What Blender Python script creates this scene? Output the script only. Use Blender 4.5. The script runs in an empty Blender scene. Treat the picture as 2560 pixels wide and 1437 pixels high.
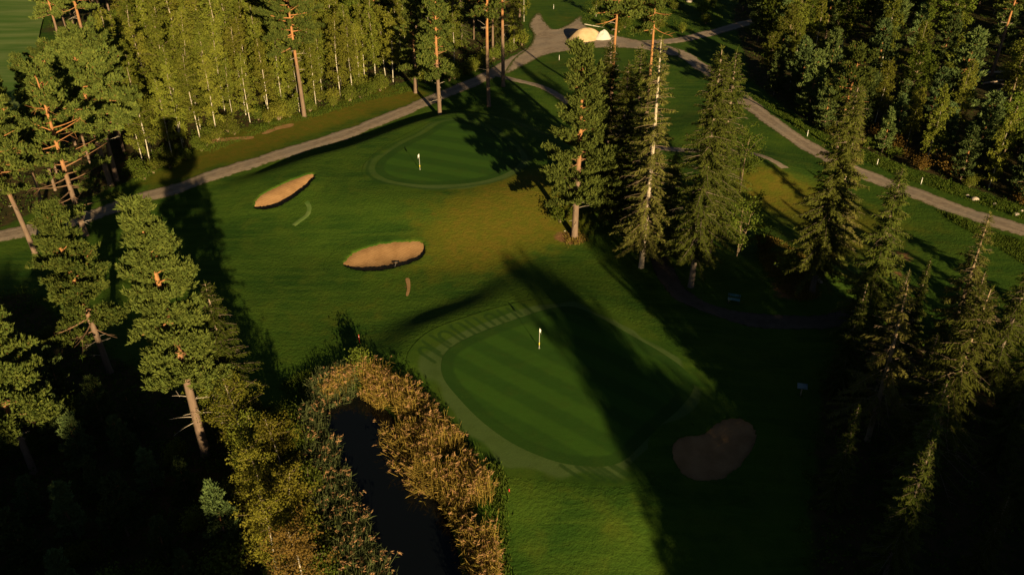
import bpy, math, random
import numpy as np
from mathutils import Vector
from mathutils.geometry import delaunay_2d_cdt

# ------------------------------------------------------------------ camera, sky, sun, exposure
scene = bpy.context.scene
COL = scene.collection
CAM_H, PITCH, FPX = 46.0, math.radians(32.0), 2100.0
SUN_AZ, SUN_EL = math.radians(20.5), math.radians(14.8)     # light comes from behind the camera, a little from its right

cam_d = bpy.data.cameras.new('camera')
cam = bpy.data.objects.new('camera', cam_d)
COL.objects.link(cam)
cam_d.sensor_width = 36.0
cam_d.lens = FPX / 2560.0 * 36.0
cam_d.clip_start, cam_d.clip_end = 0.5, 6000.0
cam.location = (0.0, 0.0, CAM_H)
cam.rotation_euler = (math.pi / 2 - PITCH, 0.0, 0.0)
scene.camera = cam

world = bpy.data.worlds.new('World')
scene.world = world
world.use_nodes = True
wn = world.node_tree
bgn = wn.nodes['Background']
sky = wn.nodes.new('ShaderNodeTexSky')
sky.sky_type = 'NISHITA'
sky.sun_disc = False
sky.sun_elevation = SUN_EL
to_sun = Vector((math.sin(SUN_AZ) * math.cos(SUN_EL), -math.cos(SUN_AZ) * math.cos(SUN_EL), math.sin(SUN_EL)))
sky.sun_rotation = math.atan2(to_sun.x, to_sun.y)
sky.air_density, sky.dust_density, sky.ozone_density = 1.0, 0.3, 1.0
wn.links.new(sky.outputs['Color'], bgn.inputs['Color'])
bgn.inputs['Strength'].default_value = 0.016

sun_d = bpy.data.lights.new('sun', 'SUN')
sun_d.energy = 5.0
sun_d.angle = math.radians(0.55)
sun_d.color = (1.0, 0.75, 0.38)
sun = bpy.data.objects.new('sun', sun_d)
COL.objects.link(sun)
sun.rotation_euler = (-to_sun).to_track_quat('-Z', 'Y').to_euler()
sun.location = (60, -160, 60)

scene.view_settings.view_transform = 'Standard'
scene.view_settings.look = 'None'
scene.view_settings.exposure = 1.0
scene.view_settings.gamma = 1.0
scene.view_settings.use_curve_mapping = False
scene.render.engine = 'CYCLES'
scene.cycles.max_bounces = 4
scene.cycles.diffuse_bounces = 2
scene.cycles.transmission_bounces = 3
scene.cycles.use_denoising = True

# ------------------------------------------------------------------ helpers: geometry
rng = np.random.default_rng(7)
random.seed(7)
SH = np.array((-math.sin(SUN_AZ), math.cos(SUN_AZ)))         # direction in which shadows fall on the ground


def at0(px, py, z=0.0):
    """World point at height z seen at photo pixel (px, py)."""
    a = (px - 1280.0) / FPX
    b = (718.5 - py) / FPX
    dx, dy, dz = a, math.cos(PITCH) + b * math.sin(PITCH), -math.sin(PITCH) + b * math.cos(PITCH)
    t = (z - CAM_H) / dz
    return np.array((dx * t, dy * t))


def poly_at(pts, z=0.0):
    return np.array([at0(x, y, z) for x, y in pts])


def smooth_closed(P, per=6):
    P = np.asarray(P, float)
    n = len(P)
    out = []
    for i in range(n):
        p0, p1, p2, p3 = P[i - 1], P[i], P[(i + 1) % n], P[(i + 2) % n]
        for k in range(per):
            t = k / per
            out.append(0.5 * ((2 * p1) + (-p0 + p2) * t + (2 * p0 - 5 * p1 + 4 * p2 - p3) * t * t + (-p0 + 3 * p1 - 3 * p2 + p3) * t ** 3))
    return np.array(out)


def smooth_open(P, per=8):
    P = np.asarray(P, float)
    n = len(P)
    out = []
    for i in range(n - 1):
        p0, p1, p2, p3 = P[max(i - 1, 0)], P[i], P[i + 1], P[min(i + 2, n - 1)]
        for k in range(per):
            t = k / per
            out.append(0.5 * ((2 * p1) + (-p0 + p2) * t + (2 * p0 - 5 * p1 + 4 * p2 - p3) * t * t + (-p0 + 3 * p1 - 3 * p2 + p3) * t ** 3))
    out.append(P[-1])
    return np.array(out)


def seg_dist(poly, X, closed=True):
    """Distance of points X (N,2) to a polyline."""
    A = poly
    B = np.roll(poly, -1, axis=0)
    if not closed:
        A, B = poly[:-1], poly[1:]
    best = np.full(len(X), 1e18)
    for a, b in zip(A, B):
        d = b - a
        L = max(float(d @ d), 1e-12)
        t = np.clip(((X - a) @ d) / L, 0, 1)
        q = X - (a + t[:, None] * d)
        best = np.minimum(best, (q * q).sum(1))
    return np.sqrt(best)


def inside(poly, X):
    A = poly
    B = np.roll(poly, -1, axis=0)
    c = np.zeros(len(X), bool)
    for a, b in zip(A, B):
        cond = (a[1] > X[:, 1]) != (b[1] > X[:, 1])
        den = (b[1] - a[1]) if abs(b[1] - a[1]) > 1e-12 else 1e-12
        c ^= cond & (X[:, 0] < (b[0] - a[0]) * (X[:, 1] - a[1]) / den + a[0])
    return c


def sdf(poly, X):
    """Signed distance, negative inside; points far from the polygon's box get a large value cheaply."""
    lo, hi = poly.min(0) - 30, poly.max(0) + 30
    m = ((X > lo) & (X < hi)).all(1)
    out = np.full(len(X), 40.0)
    if m.any():
        Y = X[m]
        d = seg_dist(poly, Y)
        out[m] = np.where(inside(poly, Y), -d, d)
    return out


def sstep(a, b, x):
    t = np.clip((x - a) / (b - a), 0, 1)
    return t * t * (3 - 2 * t)


def wob(X, s, seed):
    """Cheap smooth noise in about -1..1."""
    r = np.random.default_rng(seed)
    v = np.zeros(len(X))
    for k in range(6):
        a = r.uniform(0, 2 * math.pi)
        f = s * r.uniform(0.6, 1.7)
        v += np.sin((X[:, 0] * math.cos(a) + X[:, 1] * math.sin(a)) * f + r.uniform(0, 6.28))
    return v / 3.2


# ------------------------------------------------------------------ layout of the ground
GREEN_Z, FAR_Z = 1.15, 2.0
near_green = smooth_closed(poly_at([(1103, 912), (1116, 880), (1160, 850), (1230, 820), (1310, 792), (1375, 772), (1435, 768), (1500, 795), (1580, 840),
                                    (1650, 880), (1712, 925), (1735, 965), (1705, 1015), (1650, 1065), (1600, 1115), (1562, 1150), (1515, 1166), (1440, 1164),
                                    (1370, 1148), (1280, 1108), (1200, 1050), (1140, 988), (1110, 948)], GREEN_Z))
near_collar = smooth_closed(poly_at([(1018, 905), (1030, 870), (1075, 830), (1150, 800), (1240, 772), (1330, 752), (1420, 748), (1500, 770), (1600, 822),
                                     (1690, 880), (1755, 935), (1790, 985), (1765, 1040), (1700, 1095), (1650, 1150), (1600, 1200), (1540, 1218), (1470, 1212),
                                     (1390, 1205), (1300, 1195), (1240, 1178), (1170, 1105), (1095, 1020), (1045, 955)], GREEN_Z * 0.92))
far_green = smooth_closed(poly_at([(938, 422), (955, 396), (1005, 362), (1060, 335), (1110, 306), (1165, 304), (1230, 328), (1288, 368), (1302, 402), (1272, 430),
                                   (1220, 450), (1150, 461), (1060, 463), (990, 455), (952, 441)], FAR_Z))
far_collar = smooth_closed(poly_at([(905, 428), (925, 395), (985, 352), (1045, 322), (1105, 296), (1170, 292), (1245, 318), (1312, 362), (1330, 405), (1295, 440),
                                    (1235, 462), (1150, 476), (1060, 480), (980, 472), (925, 452)], FAR_Z))
far_crest = smooth_closed(poly_at([(800, 412), (880, 372), (980, 332), (1070, 300), (1150, 285), (1250, 300), (1340, 350), (1355, 410), (1310, 450),
                                   (1160, 480), (1000, 485), (880, 462)], FAR_Z))
pond = smooth_closed(poly_at([(808, 1015), (845, 990), (910, 990), (962, 1035), (1008, 1105), (1055, 1190), (1100, 1285), (1132, 1380), (1150, 1500),
                              (1140, 1600), (1010, 1600), (968, 1460), (928, 1370), (890, 1280), (850, 1190), (816, 1100)], -0.9))
road_main = smooth_open(poly_at([(-220, 640), (0, 588), (130, 562), (243, 533), (348, 497), (435, 478), (522, 450), (640, 413), (750, 376), (860, 340), (960, 302), (1066, 258),
                                 (1156, 220), (1233, 184), (1285, 153), (1337, 122), (1375, 98)]))
road_right = smooth_open(poly_at([(1420, 92), (1500, 104), (1580, 108), (1640, 113), (1700, 130), (1748, 160), (1803, 197), (1862, 248), (1946, 314), (2031, 368), (2110, 411),
                                  (2200, 447), (2290, 480), (2400, 523), (2560, 575), (2760, 640)]))
road_spur = smooth_open(poly_at([(1600, 105), (1690, 100), (1760, 85), (1830, 67), (1910, 45)]))
path_small = smooth_open(poly_at([(1225, 185), (1290, 203), (1370, 228), (1480, 300), (1570, 350), (1640, 370), (1710, 379), (1820, 396), (1900, 412), (1965, 442)]))
cart_path = smooth_open(poly_at([(1560, 470), (1610, 540), (1636, 600), (1652, 660), (1690, 730), (1750, 772), (1850, 800), (1960, 812), (2068, 812), (2160, 790)]))
yard = smooth_closed(poly_at([(1322, 62), (1336, 38), (1350, 32), (1362, 52), (1384, 72), (1418, 62), (1452, 38), (1458, 56), (1490, 78), (1540, 88), (1600, 100),
                              (1690, 118), (1690, 140), (1600, 122), (1500, 120), (1420, 128), (1362, 140), (1305, 168), (1262, 188), (1285, 148), (1322, 118), (1334, 88)]))
sand_spots = [smooth_closed(poly_at(p)) for p in ([(518, 357), (545, 349), (590, 346), (632, 344), (628, 351), (580, 354), (545, 359), (528, 362)],
                                                  [(655, 337), (680, 324), (720, 314), (735, 314), (728, 321), (695, 328), (668, 338)],
                                                  [(1014, 700), (1024, 700), (1026, 722), (1021, 741), (1015, 740), (1018, 722)])]
tee_box = smooth_closed(poly_at([(-150, -70), (-420, 30), (-420, 330), (20, 300), (70, 200), (96, 110), (98, -60)]))
g_c = near_green.mean(0)
f_c = far_crest.mean(0)


def height(X):
    """Ground height without the bunker pits."""
    X = np.atleast_2d(np.asarray(X, float))
    z = 0.22 * wob(X, 0.06, 3) + 0.05 * wob(X, 0.35, 4)
    flat = np.ones(len(X))
    # near green: plateau, steep bank at its back, long skirt towards the pond
    d = sdf(near_collar, X)
    back = sstep(-2, 8, (X[:, 1] - g_c[1]) * 0.94 - (X[:, 0] - g_c[0]) * 0.34)
    w = (9.0 * (1 - back) + (6.0 + 5.0 * sstep(-5, 4, X[:, 0])) * back) * (1 + 0.18 * wob(X, 0.25, 17))
    m = 1 - sstep(0, 1, d / w)
    z = z * (1 - m) + GREEN_Z * m
    # far green
    d = sdf(far_crest, X)
    back = sstep(-2, 8, (X[:, 1] - f_c[1]) - 0.25 * (X[:, 0] - f_c[0]))
    w = 15.0 * (1 - back) + 5.2 * back
    m = 1 - sstep(0, 1, d / w)
    z = z * (1 - m) + FAR_Z * m
    for px, py, h, s in ((1880, 432, 1.7, 5.0), (1500, 200, 0.6, 6), (1985, 690, 1.3, 6.0), (600, 440, 0.4, 8), (1800, 330, 0.8, 5)):
        c = at0(px, py)
        z += h * np.exp(-((X - c) ** 2).sum(1) / (2 * s * s))
    d = sdf(pond, X)
    z = z * sstep(0.2, 4.5, d) + (-1.7) * (1 - sstep(-1.2, 1.4, d)) * (1 - sstep(0.2, 4.5, d)) - 0.25 * (1 - sstep(1.0, 4.0, d))
    return z


def H1(x, y):
    return float(height(np.array([[x, y]]))[0])


def at(px, py):
    """Ground point seen at photo pixel (px, py), on the uneven ground."""
    z = 0.0
    for _ in range(4):
        p = at0(px, py, z)
        z = H1(*p)
    return np.array((p[0], p[1], z))


bunker_near = smooth_closed(np.array([at(x, y)[:2] for x, y in [(859, 659), (878, 637), (909, 621), (965, 607), (1013, 603), (1045, 602), (1060, 610), (1063, 630), (1052, 645), (1017, 661),
                                     (972, 673), (930, 678), (892, 675), (867, 668)]]))
bunker_far = smooth_closed(np.array([at(x, y)[:2] for x, y in [(634, 516), (650, 490), (690, 468), (735, 448), (778, 434), (787, 442), (773, 462), (743, 488), (707, 511), (676, 522), (650, 524)]]))
bunker_shade = smooth_closed(np.array([at(x, y)[:2] for x, y in [(1680, 1118), (1700, 1092), (1755, 1085), (1800, 1052), (1850, 1045), (1888, 1070), (1886, 1110), (1850, 1165), (1790, 1200),
                                      (1722, 1196), (1690, 1160)]]))
BUNKERS = [(bunker_near, 0.20, 0.25), (bunker_far, 0.85, 0.08), (bunker_shade, 0.25, 0.2)]



# ------------------------------------------------------------------ helpers: meshes and objects
def tag(o, label=None, cat=None, group=None, kind=None):
    if label: o['label'] = label
    if cat: o['category'] = cat
    if group: o['group'] = group
    if kind: o['kind'] = kind
    return o


def obj(name, data, parent=None):
    o = bpy.data.objects.new(name, data)
    COL.objects.link(o)
    if parent is not None:
        o.parent = parent
    return o


def empty(name, loc, rz=0.0, s=1.0):
    o = bpy.data.objects.new(name, None)
    o.empty_display_size = 0.3
    COL.objects.link(o)
    o.location = loc
    o.rotation_euler = (0, 0, rz)
    o.scale = (s, s, s) if np.isscalar(s) else s
    return o


def np_mesh(name, V, F, mat, attrs=None, smooth=False):
    """Mesh from vertex array (n,3) and quads or triangles (m,k)."""
    me = bpy.data.meshes.new(name)
    V = np.asarray(V, np.float32)
    F = np.asarray(F, np.int32)
    n, k = F.shape
    me.vertices.add(len(V))
    me.vertices.foreach_set('co', V.ravel())
    me.loops.add(n * k)
    me.loops.foreach_set('vertex_index', F.ravel())
    me.polygons.add(n)
    me.polygons.foreach_set('loop_start', np.arange(0, n * k, k, dtype=np.int32))
    if smooth:
        me.polygons.foreach_set('use_smooth', np.ones(n, bool))
    for key, val in (attrs or {}).items():
        a = me.attributes.new(key, 'FLOAT', 'POINT')
        a.data.foreach_set('value', np.asarray(val, np.float32))
    me.update(calc_edges=True)
    me.validate()
    if mat is not None:
        me.materials.append(mat)
    return me


class MB:
    """Collects quads with one float per vertex."""
    def __init__(self):
        self.V, self.F, self.A, self.n = [], [], [], 0

    def add(self, V, F, a=0.0):
        V = np.asarray(V, float).reshape(-1, 3)
        self.V.append(V)
        self.F.append(np.asarray(F, int) + self.n)
        self.A.append(np.broadcast_to(np.asarray(a, float), (len(V),)).copy())
        self.n += len(V)

    def tube(self, path, rad, sides=6, a=0.0):
        path = np.asarray(path, float)
        rad = np.asarray(rad, float)
        n = len(path)
        T = np.gradient(path, axis=0)
        T /= np.linalg.norm(T, axis=1)[:, None] + 1e-9
        up = np.array((0.3, 0.9, 0.1)) if abs(T[0, 2]) > 0.8 else np.array((0, 0, 1.0))
        U = np.cross(T, up); U /= np.linalg.norm(U, axis=1)[:, None] + 1e-9
        W = np.cross(T, U)
        th = np.linspace(0, 2 * math.pi, sides, endpoint=False)
        ring = (np.cos(th)[None, :, None] * U[:, None, :] + np.sin(th)[None, :, None] * W[:, None, :]) * rad[:, None, None]
        V = (path[:, None, :] + ring).reshape(-1, 3)
        i = np.arange(n - 1)[:, None] * sides
        j = np.arange(sides)[None, :]
        j2 = (j + 1) % sides
        F = np.stack([i + j, i + j2, i + sides + j2, i + sides + j], -1).reshape(-1, 4)
        aa = np.asarray(a, float)
        if aa.ndim:
            aa = np.repeat(aa, sides)
        self.add(V, F, aa)

    def diamonds(self, c, d, w, a):
        """Leaf-shaped quads: base c, along d (with length), sideways w (with half width)."""
        n = len(c)
        V = np.stack([c, c + d * 0.45 + w, c + d, c + d * 0.45 - w], 1).reshape(-1, 3)
        F = np.arange(n * 4).reshape(n, 4)
        self.add(V, F, np.repeat(np.broadcast_to(np.asarray(a, float), (n,)), 4))

    def box(self, lo, hi):
        x0, y0, z0 = lo
        x1, y1, z1 = hi
        V = [(x0, y0, z0), (x1, y0, z0), (x1, y1, z0), (x0, y1, z0), (x0, y0, z1), (x1, y0, z1), (x1, y1, z1), (x0, y1, z1)]
        self.add(V, [(0, 3, 2, 1), (4, 5, 6, 7), (0, 1, 5, 4), (1, 2, 6, 5), (2, 3, 7, 6), (3, 0, 4, 7)])

    def mesh(self, name, mat, smooth=False):
        return np_mesh(name, np.concatenate(self.V), np.concatenate(self.F), mat, {'v': np.concatenate(self.A)}, smooth)


def unit(v):
    return v / (np.linalg.norm(v, axis=-1, keepdims=True) + 1e-9)


# ------------------------------------------------------------------ helpers: materials
class Mat:
    def __init__(self, name):
        self.m = bpy.data.materials.new(name)
        self.m.use_nodes = True
        self.t = self.m.node_tree
        self.t.nodes.clear()
        self.out = self.t.nodes.new('ShaderNodeOutputMaterial')

    def n(self, kind, **kw):
        x = self.t.nodes.new(kind)
        for k, v in kw.items():
            if k in x.inputs:
                x.inputs[k].default_value = v
            else:
                setattr(x, k, v)
        return x

    def l(self, a, b):
        self.t.links.new(a, b)

    def attr(self, name):
        return self.n('ShaderNodeAttribute', attribute_name=name).outputs['Fac']

    def pos(self, scale=(1, 1, 1), rot=0.0, obj_space=False):
        src = self.n('ShaderNodeTexCoord').outputs['Object'] if obj_space else self.n('ShaderNodeNewGeometry').outputs['Position']
        mp = self.n('ShaderNodeMapping')
        mp.inputs['Scale'].default_value = scale
        mp.inputs['Rotation'].default_value = (0, 0, rot)
        self.l(src, mp.inputs['Vector'])
        return mp.outputs['Vector']

    def noise(self, scale, detail=3.0, vec=None, rough=0.55):
        x = self.n('ShaderNodeTexNoise')
        x.inputs['Scale'].default_value = scale
        x.inputs['Detail'].default_value = detail
        x.inputs['Roughness'].default_value = rough
        self.l(vec if vec is not None else self.pos(), x.inputs['Vector'])
        return x.outputs['Fac']

    def ramp(self, f, a, b):
        x = self.n('ShaderNodeMapRange')
        x.interpolation_type = 'SMOOTHSTEP'
        x.inputs['From Min'].default_value = a
        x.inputs['From Max'].default_value = b
        self.l(f, x.inputs['Value'])
        return x.outputs['Result']

    def lin(self, f, a, b, c, d):
        x = self.n('ShaderNodeMapRange')
        for k, v in zip(('From Min', 'From Max', 'To Min', 'To Max'), (a, b, c, d)):
            x.inputs[k].default_value = v
        self.l(f, x.inputs['Value'])
        return x.outputs['Result']

    def math(self, op, a, b=None):
        x = self.n('ShaderNodeMath', operation=op)
        for i, v in enumerate((a, b)):
            if v is None:
                continue
            if isinstance(v, (int, float)):
                x.inputs[i].default_value = v
            else:
                self.l(v, x.inputs[i])
        return x.outputs[0]

    def mix(self, f, a, b, mode='MIX'):
        x = self.n('ShaderNodeMix', data_type='RGBA', blend_type=mode)
        for sock, v in ((x.inputs[0], f), (x.inputs[6], a), (x.inputs[7], b)):
            if isinstance(v, (int, float)):
                sock.default_value = v
            elif isinstance(v, tuple):
                sock.default_value = (*v, 1.0)
            else:
                self.l(v, sock)
        return x.outputs[2]

    def bump(self, h, dist, strength=1.0, normal=None):
        x = self.n('ShaderNodeBump')
        x.inputs['Strength'].default_value = strength
        x.inputs['Distance'].default_value = dist
        self.l(h, x.inputs['Height'])
        if normal is not None:
            self.l(normal, x.inputs['Normal'])
        return x.outputs['Normal']

    def principled(self, color, rough=0.8, normal=None, spec=0.2, **kw):
        p = self.n('ShaderNodeBsdfPrincipled')
        if isinstance(color, tuple):
            p.inputs['Base Color'].default_value = (*color, 1)
        else:
            self.l(color, p.inputs['Base Color'])
        p.inputs['Roughness'].default_value = rough
        p.inputs['Specular IOR Level'].default_value = spec
        for k, v in kw.items():
            p.inputs[k].default_value = v
        if normal is not None:
            self.l(normal, p.inputs['Normal'])
        self.l(p.outputs[0], self.out.inputs['Surface'])
        return self.m

    def leaf(self, color, trans=0.3, tcol=None):
        d = self.n('ShaderNodeBsdfDiffuse')
        t = self.n('ShaderNodeBsdfTranslucent')
        mx = self.n('ShaderNodeMixShader')
        mx.inputs[0].default_value = trans
        self.l(color, d.inputs['Color'])
        self.l(tcol if tcol is not None else color, t.inputs['Color'])
        self.l(d.outputs[0], mx.inputs[1])
        self.l(t.outputs[0], mx.inputs[2])
        self.l(mx.outputs[0], self.out.inputs['Surface'])
        return self.m


def grass_colors(M):
    """Colour shared by every piece of the grass ground."""
    fine = M.noise(9.0, 3.0)
    mid = M.noise(0.9, 4.0)
    big = M.noise(0.11, 4.0)
    streak = M.noise(1.0, 3.0, M.pos((0.12, 1.1, 0.3), math.radians(-24)))
    base = M.mix(M.ramp(big, 0.35, 0.65), (0.020, 0.056, 0.0055), (0.042, 0.084, 0.007))
    base = M.mix(M.math('MULTIPLY', M.ramp(M.noise(0.35, 6.0), 0.48, 0.70), 0.55), base, (0.062, 0.092, 0.009))
    base = M.mix(M.math('MULTIPLY', M.ramp(streak, 0.42, 0.68), 0.7), base, (0.050, 0.094, 0.009))
    base = M.mix(M.math('MULTIPLY', M.ramp(mid, 0.5, 0.75), 0.4), base, (0.016, 0.044, 0.005))
    dn = M.math('ADD', M.attr('dry'), M.math('MULTIPLY', M.math('SUBTRACT', M.noise(0.55, 5.0), 0.5), 1.3))
    base = M.mix(M.math('MULTIPLY', M.ramp(dn, 0.2, 1.05), 0.75), base, (0.105, 0.100, 0.008))
    dn2 = M.math('ADD', M.attr('dry'), M.math('MULTIPLY', M.math('SUBTRACT', M.noise(0.9, 6.0), 0.5), 2.4))
    base = M.mix(M.math('MULTIPLY', M.ramp(dn2, 0.8, 1.5), 0.45), base, (0.150, 0.100, 0.014))
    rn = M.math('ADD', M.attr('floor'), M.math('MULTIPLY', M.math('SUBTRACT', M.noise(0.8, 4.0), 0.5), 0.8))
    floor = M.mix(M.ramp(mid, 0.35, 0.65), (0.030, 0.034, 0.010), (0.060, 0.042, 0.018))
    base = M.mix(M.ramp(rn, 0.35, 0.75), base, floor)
    sn = M.math('ADD', M.attr('soil'), M.math('MULTIPLY', M.math('SUBTRACT', M.noise(1.2, 4.0), 0.5), 0.9))
    base = M.mix(M.ramp(sn, 0.35, 0.7), base, (0.16, 0.085, 0.04))
    base = M.mix(1.0, base, M.mix(fine, (0.62, 0.62, 0.62), (1.36, 1.36, 1.30)), 'MULTIPLY')
    return base, fine


def mat_grass():
    M = Mat('grass_turf')
    c, fine = grass_colors(M)
    rough = M.noise(3.0, 4.0)
    h = M.math('ADD', M.math('MULTIPLY', fine, 0.45), rough)
    return M.principled(c, 0.9, M.bump(h, 0.16, 0.55), 0.1)


def mat_green(kind):
    M = Mat('putting_turf' if kind == 'green' else 'collar_turf')
    fine = M.noise(14.0, 2.0)
    mid = M.noise(0.7, 4.0)
    big = M.noise(0.16, 3.0)
    if kind == 'green':
        st = M.math('ADD', M.attr('stripe'), M.math('MULTIPLY', M.math('SUBTRACT', M.noise(0.8, 4.0), 0.5), 0.5))
        c = M.mix(M.ramp(st, 0.25, 0.75), (0.025, 0.068, 0.0075), (0.034, 0.086, 0.0085))
        c = M.mix(M.math('MULTIPLY', M.ramp(M.math('ADD', M.attr('ring'), M.math('MULTIPLY', M.math('SUBTRACT', M.noise(1.5, 3.0), 0.5), 0.5)), 0.2, 0.8), 0.75), c, (0.0185, 0.050, 0.0065))
    else:
        pale = M.attr('pale')
        pn = M.math('ADD', pale, M.math('MULTIPLY', M.math('SUBTRACT', M.noise(0.9, 4.0), 0.5), 0.25))
        turf, _f = grass_colors(M)
        c = M.mix(M.math('MULTIPLY', M.ramp(pn, 0.30, 0.75), 0.95), turf, (0.062, 0.100, 0.027))
        tr = M.math('ADD', M.attr('track'), M.math('MULTIPLY', M.math('SUBTRACT', M.noise(2.5, 3.0), 0.5), 0.35))
        c = M.mix(M.math('MULTIPLY', M.ramp(tr, 0.25, 0.75), 0.75), c, (0.017, 0.046, 0.0065))
    c = M.mix(M.math('MULTIPLY', M.ramp(mid, 0.45, 0.8), 0.4), c, (0.038, 0.066, 0.008))
    c = M.mix(M.math('MULTIPLY', M.ramp(M.noise(3.2, 4.0), 0.58, 0.72), 0.35), c, (0.044, 0.072, 0.012))
    c = M.mix(M.math('MULTIPLY', M.ramp(big, 0.5, 0.75), 0.30), c, (0.018, 0.048, 0.006))
    c = M.mix(1.0, c, M.mix(fine, (0.8, 0.8, 0.8), (1.2, 1.2, 1.17)), 'MULTIPLY')
    return M.principled(c, 0.85, M.bump(M.math('ADD', fine, M.math('MULTIPLY', mid, 2.0)), 0.03, 0.5), 0.1)


def mat_fairway():
    M = Mat('distant_fairway_turf')
    st = M.noise(1.0, 4.0, M.pos((0.05, 0.35, 1.0), math.radians(25)))
    c = M.mix(M.ramp(st, 0.35, 0.68), (0.060, 0.125, 0.020), (0.135, 0.185, 0.055))
    c = M.mix(1.0, c, M.mix(M.noise(5.0, 4.0), (0.8,) * 3, (1.2,) * 3), 'MULTIPLY')
    return M.principled(c, 0.9, None, 0.1)


def mat_gravel(name='gravel', k=1.0):
    M = Mat(name)
    v = M.noise(1.3, 5.0)
    f = M.noise(16.0, 3.0)
    c = M.mix(M.ramp(v, 0.3, 0.7), (0.20, 0.155, 0.125), (0.30, 0.235, 0.185))
    c = M.mix(M.ramp(M.noise(0.25, 3.0), 0.4, 0.7), c, (0.235, 0.195, 0.165))
    c = M.mix(M.math('MULTIPLY', M.ramp(M.attr('rut'), 0.3, 0.8), 0.45), c, (0.36, 0.29, 0.235))
    en = M.math('ADD', M.attr('edge'), M.math('MULTIPLY', M.math('SUBTRACT', M.noise(2.2, 5.0), 0.5), 1.6))
    c = M.mix(M.ramp(en, 0.55, 0.85), c, (0.075, 0.085, 0.025))
    c = M.mix(1.0, c, M.mix(f, (0.65 * k,) * 3, (1.3 * k,) * 3), 'MULTIPLY')
    return M.principled(c, 0.95, M.bump(M.math('ADD', f, M.math('MULTIPLY', v, 1.5)), 0.05, 0.6), 0.1)


def mat_sand(name, a, b, rake=True):
    M = Mat(name)
    v = M.noise(0.8, 4.0)
    f = M.noise(22.0, 2.0)
    c = M.mix(M.ramp(v, 0.3, 0.7), a, b)
    c = M.mix(1.0, c, M.mix(f, (0.82, 0.82, 0.82), (1.15, 1.15, 1.15)), 'MULTIPLY')
    hgt = M.math('ADD', M.math('MULTIPLY', M.noise(4.0, 4.0), 1.0), M.math('MULTIPLY', f, 0.25))
    if rake:
        wv = M.n('ShaderNodeTexWave')
        wv.inputs['Scale'].default_value = 1.6
        wv.inputs['Distortion'].default_value = 3.5
        wv.inputs['Detail Scale'].default_value = 0.6
        M.l(M.pos((0.5, 1.3, 1.0), 0.5), wv.inputs['Vector'])
        hgt = M.math('ADD', hgt, M.math('MULTIPLY', wv.outputs['Fac'], 0.22))
    return M.principled(c, 0.95, M.bump(hgt, 0.06, 0.6), 0.05)


def mat_leaf(name, c1, c2, c3, trans=0.28, hue=0.25):
    M = Mat(name)
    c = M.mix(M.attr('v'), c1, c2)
    r = M.n('ShaderNodeObjectInfo').outputs['Random']
    c = M.mix(M.math('MULTIPLY', M.ramp(r, 0.25, 1.0), hue * 2), c, c3)
    c = M.mix(1.0, c, M.mix(M.noise(0.6, 2.0), (0.72, 0.72, 0.72), (1.35, 1.35, 1.28)), 'MULTIPLY')
    r2 = M.math('FRACT', M.math('MULTIPLY', r, 7.31))
    c = M.mix(1.0, c, M.mix(r2, (1 - hue * 1.5,) * 3, (1 + hue * 1.2,) * 3), 'MULTIPLY')
    return M.leaf(c, trans)


def mat_bark(name, low, high, split, scale=(6, 6, 1.5), marks=None):
    M = Mat(name)
    v = M.pos(scale, 0, True)
    n1 = M.noise(1.0, 4.0, v)
    c = M.mix(M.ramp(M.attr('v'), split[0], split[1]), low, high)
    c = M.mix(1.0, c, M.mix(n1, (0.45, 0.45, 0.45), (1.5, 1.5, 1.5)), 'MULTIPLY')
    if marks:
        n2 = M.noise(1.0, 3.0, M.pos((2.2, 2.2, 5.0), 0, True))
        c = M.mix(M.ramp(n2, 0.56, 0.66), c, marks)
    return M.principled(c, 0.85, M.bump(n1, 0.04, 0.7), 0.15)


def mat_plain(name, c, rough=0.5, vary=0.15, scale=8.0, spec=0.4, **kw):
    M = Mat(name)
    n = M.noise(scale, 3.0, M.pos((1, 1, 1), 0, True))
    col = M.mix(1.0, c, M.mix(n, (1 - vary,) * 3, (1 + vary,) * 3), 'MULTIPLY')
    return M.principled(col, rough, None, spec, **kw)


GRASS = mat_grass()
GREEN = mat_green('green')
COLLAR = mat_green('collar')
GRAVEL = mat_gravel()
FAIRWAY = mat_fairway()
SHADEGRAVEL = mat_gravel('shaded_gravel', 0.32)  # road gravel again, with the cart path's deep shade put into its colour
SAND = mat_sand('bunker_sand', (0.225, 0.128, 0.060), (0.290, 0.170, 0.084))
SOIL = mat_sand('bare_sand', (0.25, 0.145, 0.06), (0.33, 0.20, 0.095), False)
PILE = mat_sand('pile_sand', (0.42, 0.30, 0.18), (0.50, 0.37, 0.24), False)
STONEPILE = mat_sand('pale_gravel', (0.46, 0.45, 0.43), (0.55, 0.54, 0.53), False)
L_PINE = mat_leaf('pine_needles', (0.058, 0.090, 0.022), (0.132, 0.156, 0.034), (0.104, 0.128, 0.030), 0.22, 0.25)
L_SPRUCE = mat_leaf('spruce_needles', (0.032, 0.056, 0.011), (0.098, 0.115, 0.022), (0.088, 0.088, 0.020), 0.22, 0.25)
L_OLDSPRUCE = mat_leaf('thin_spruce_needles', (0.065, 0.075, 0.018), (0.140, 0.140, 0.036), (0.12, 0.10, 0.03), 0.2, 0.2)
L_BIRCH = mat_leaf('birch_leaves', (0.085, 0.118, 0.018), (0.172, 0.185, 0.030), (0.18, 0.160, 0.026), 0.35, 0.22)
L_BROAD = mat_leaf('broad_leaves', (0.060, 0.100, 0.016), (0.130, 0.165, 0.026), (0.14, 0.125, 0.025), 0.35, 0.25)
L_YOUNG = mat_leaf('young_pine_needles', (0.055, 0.088, 0.028), (0.125, 0.160, 0.050), (0.085, 0.140, 0.060), 0.18, 0.25)
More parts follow.
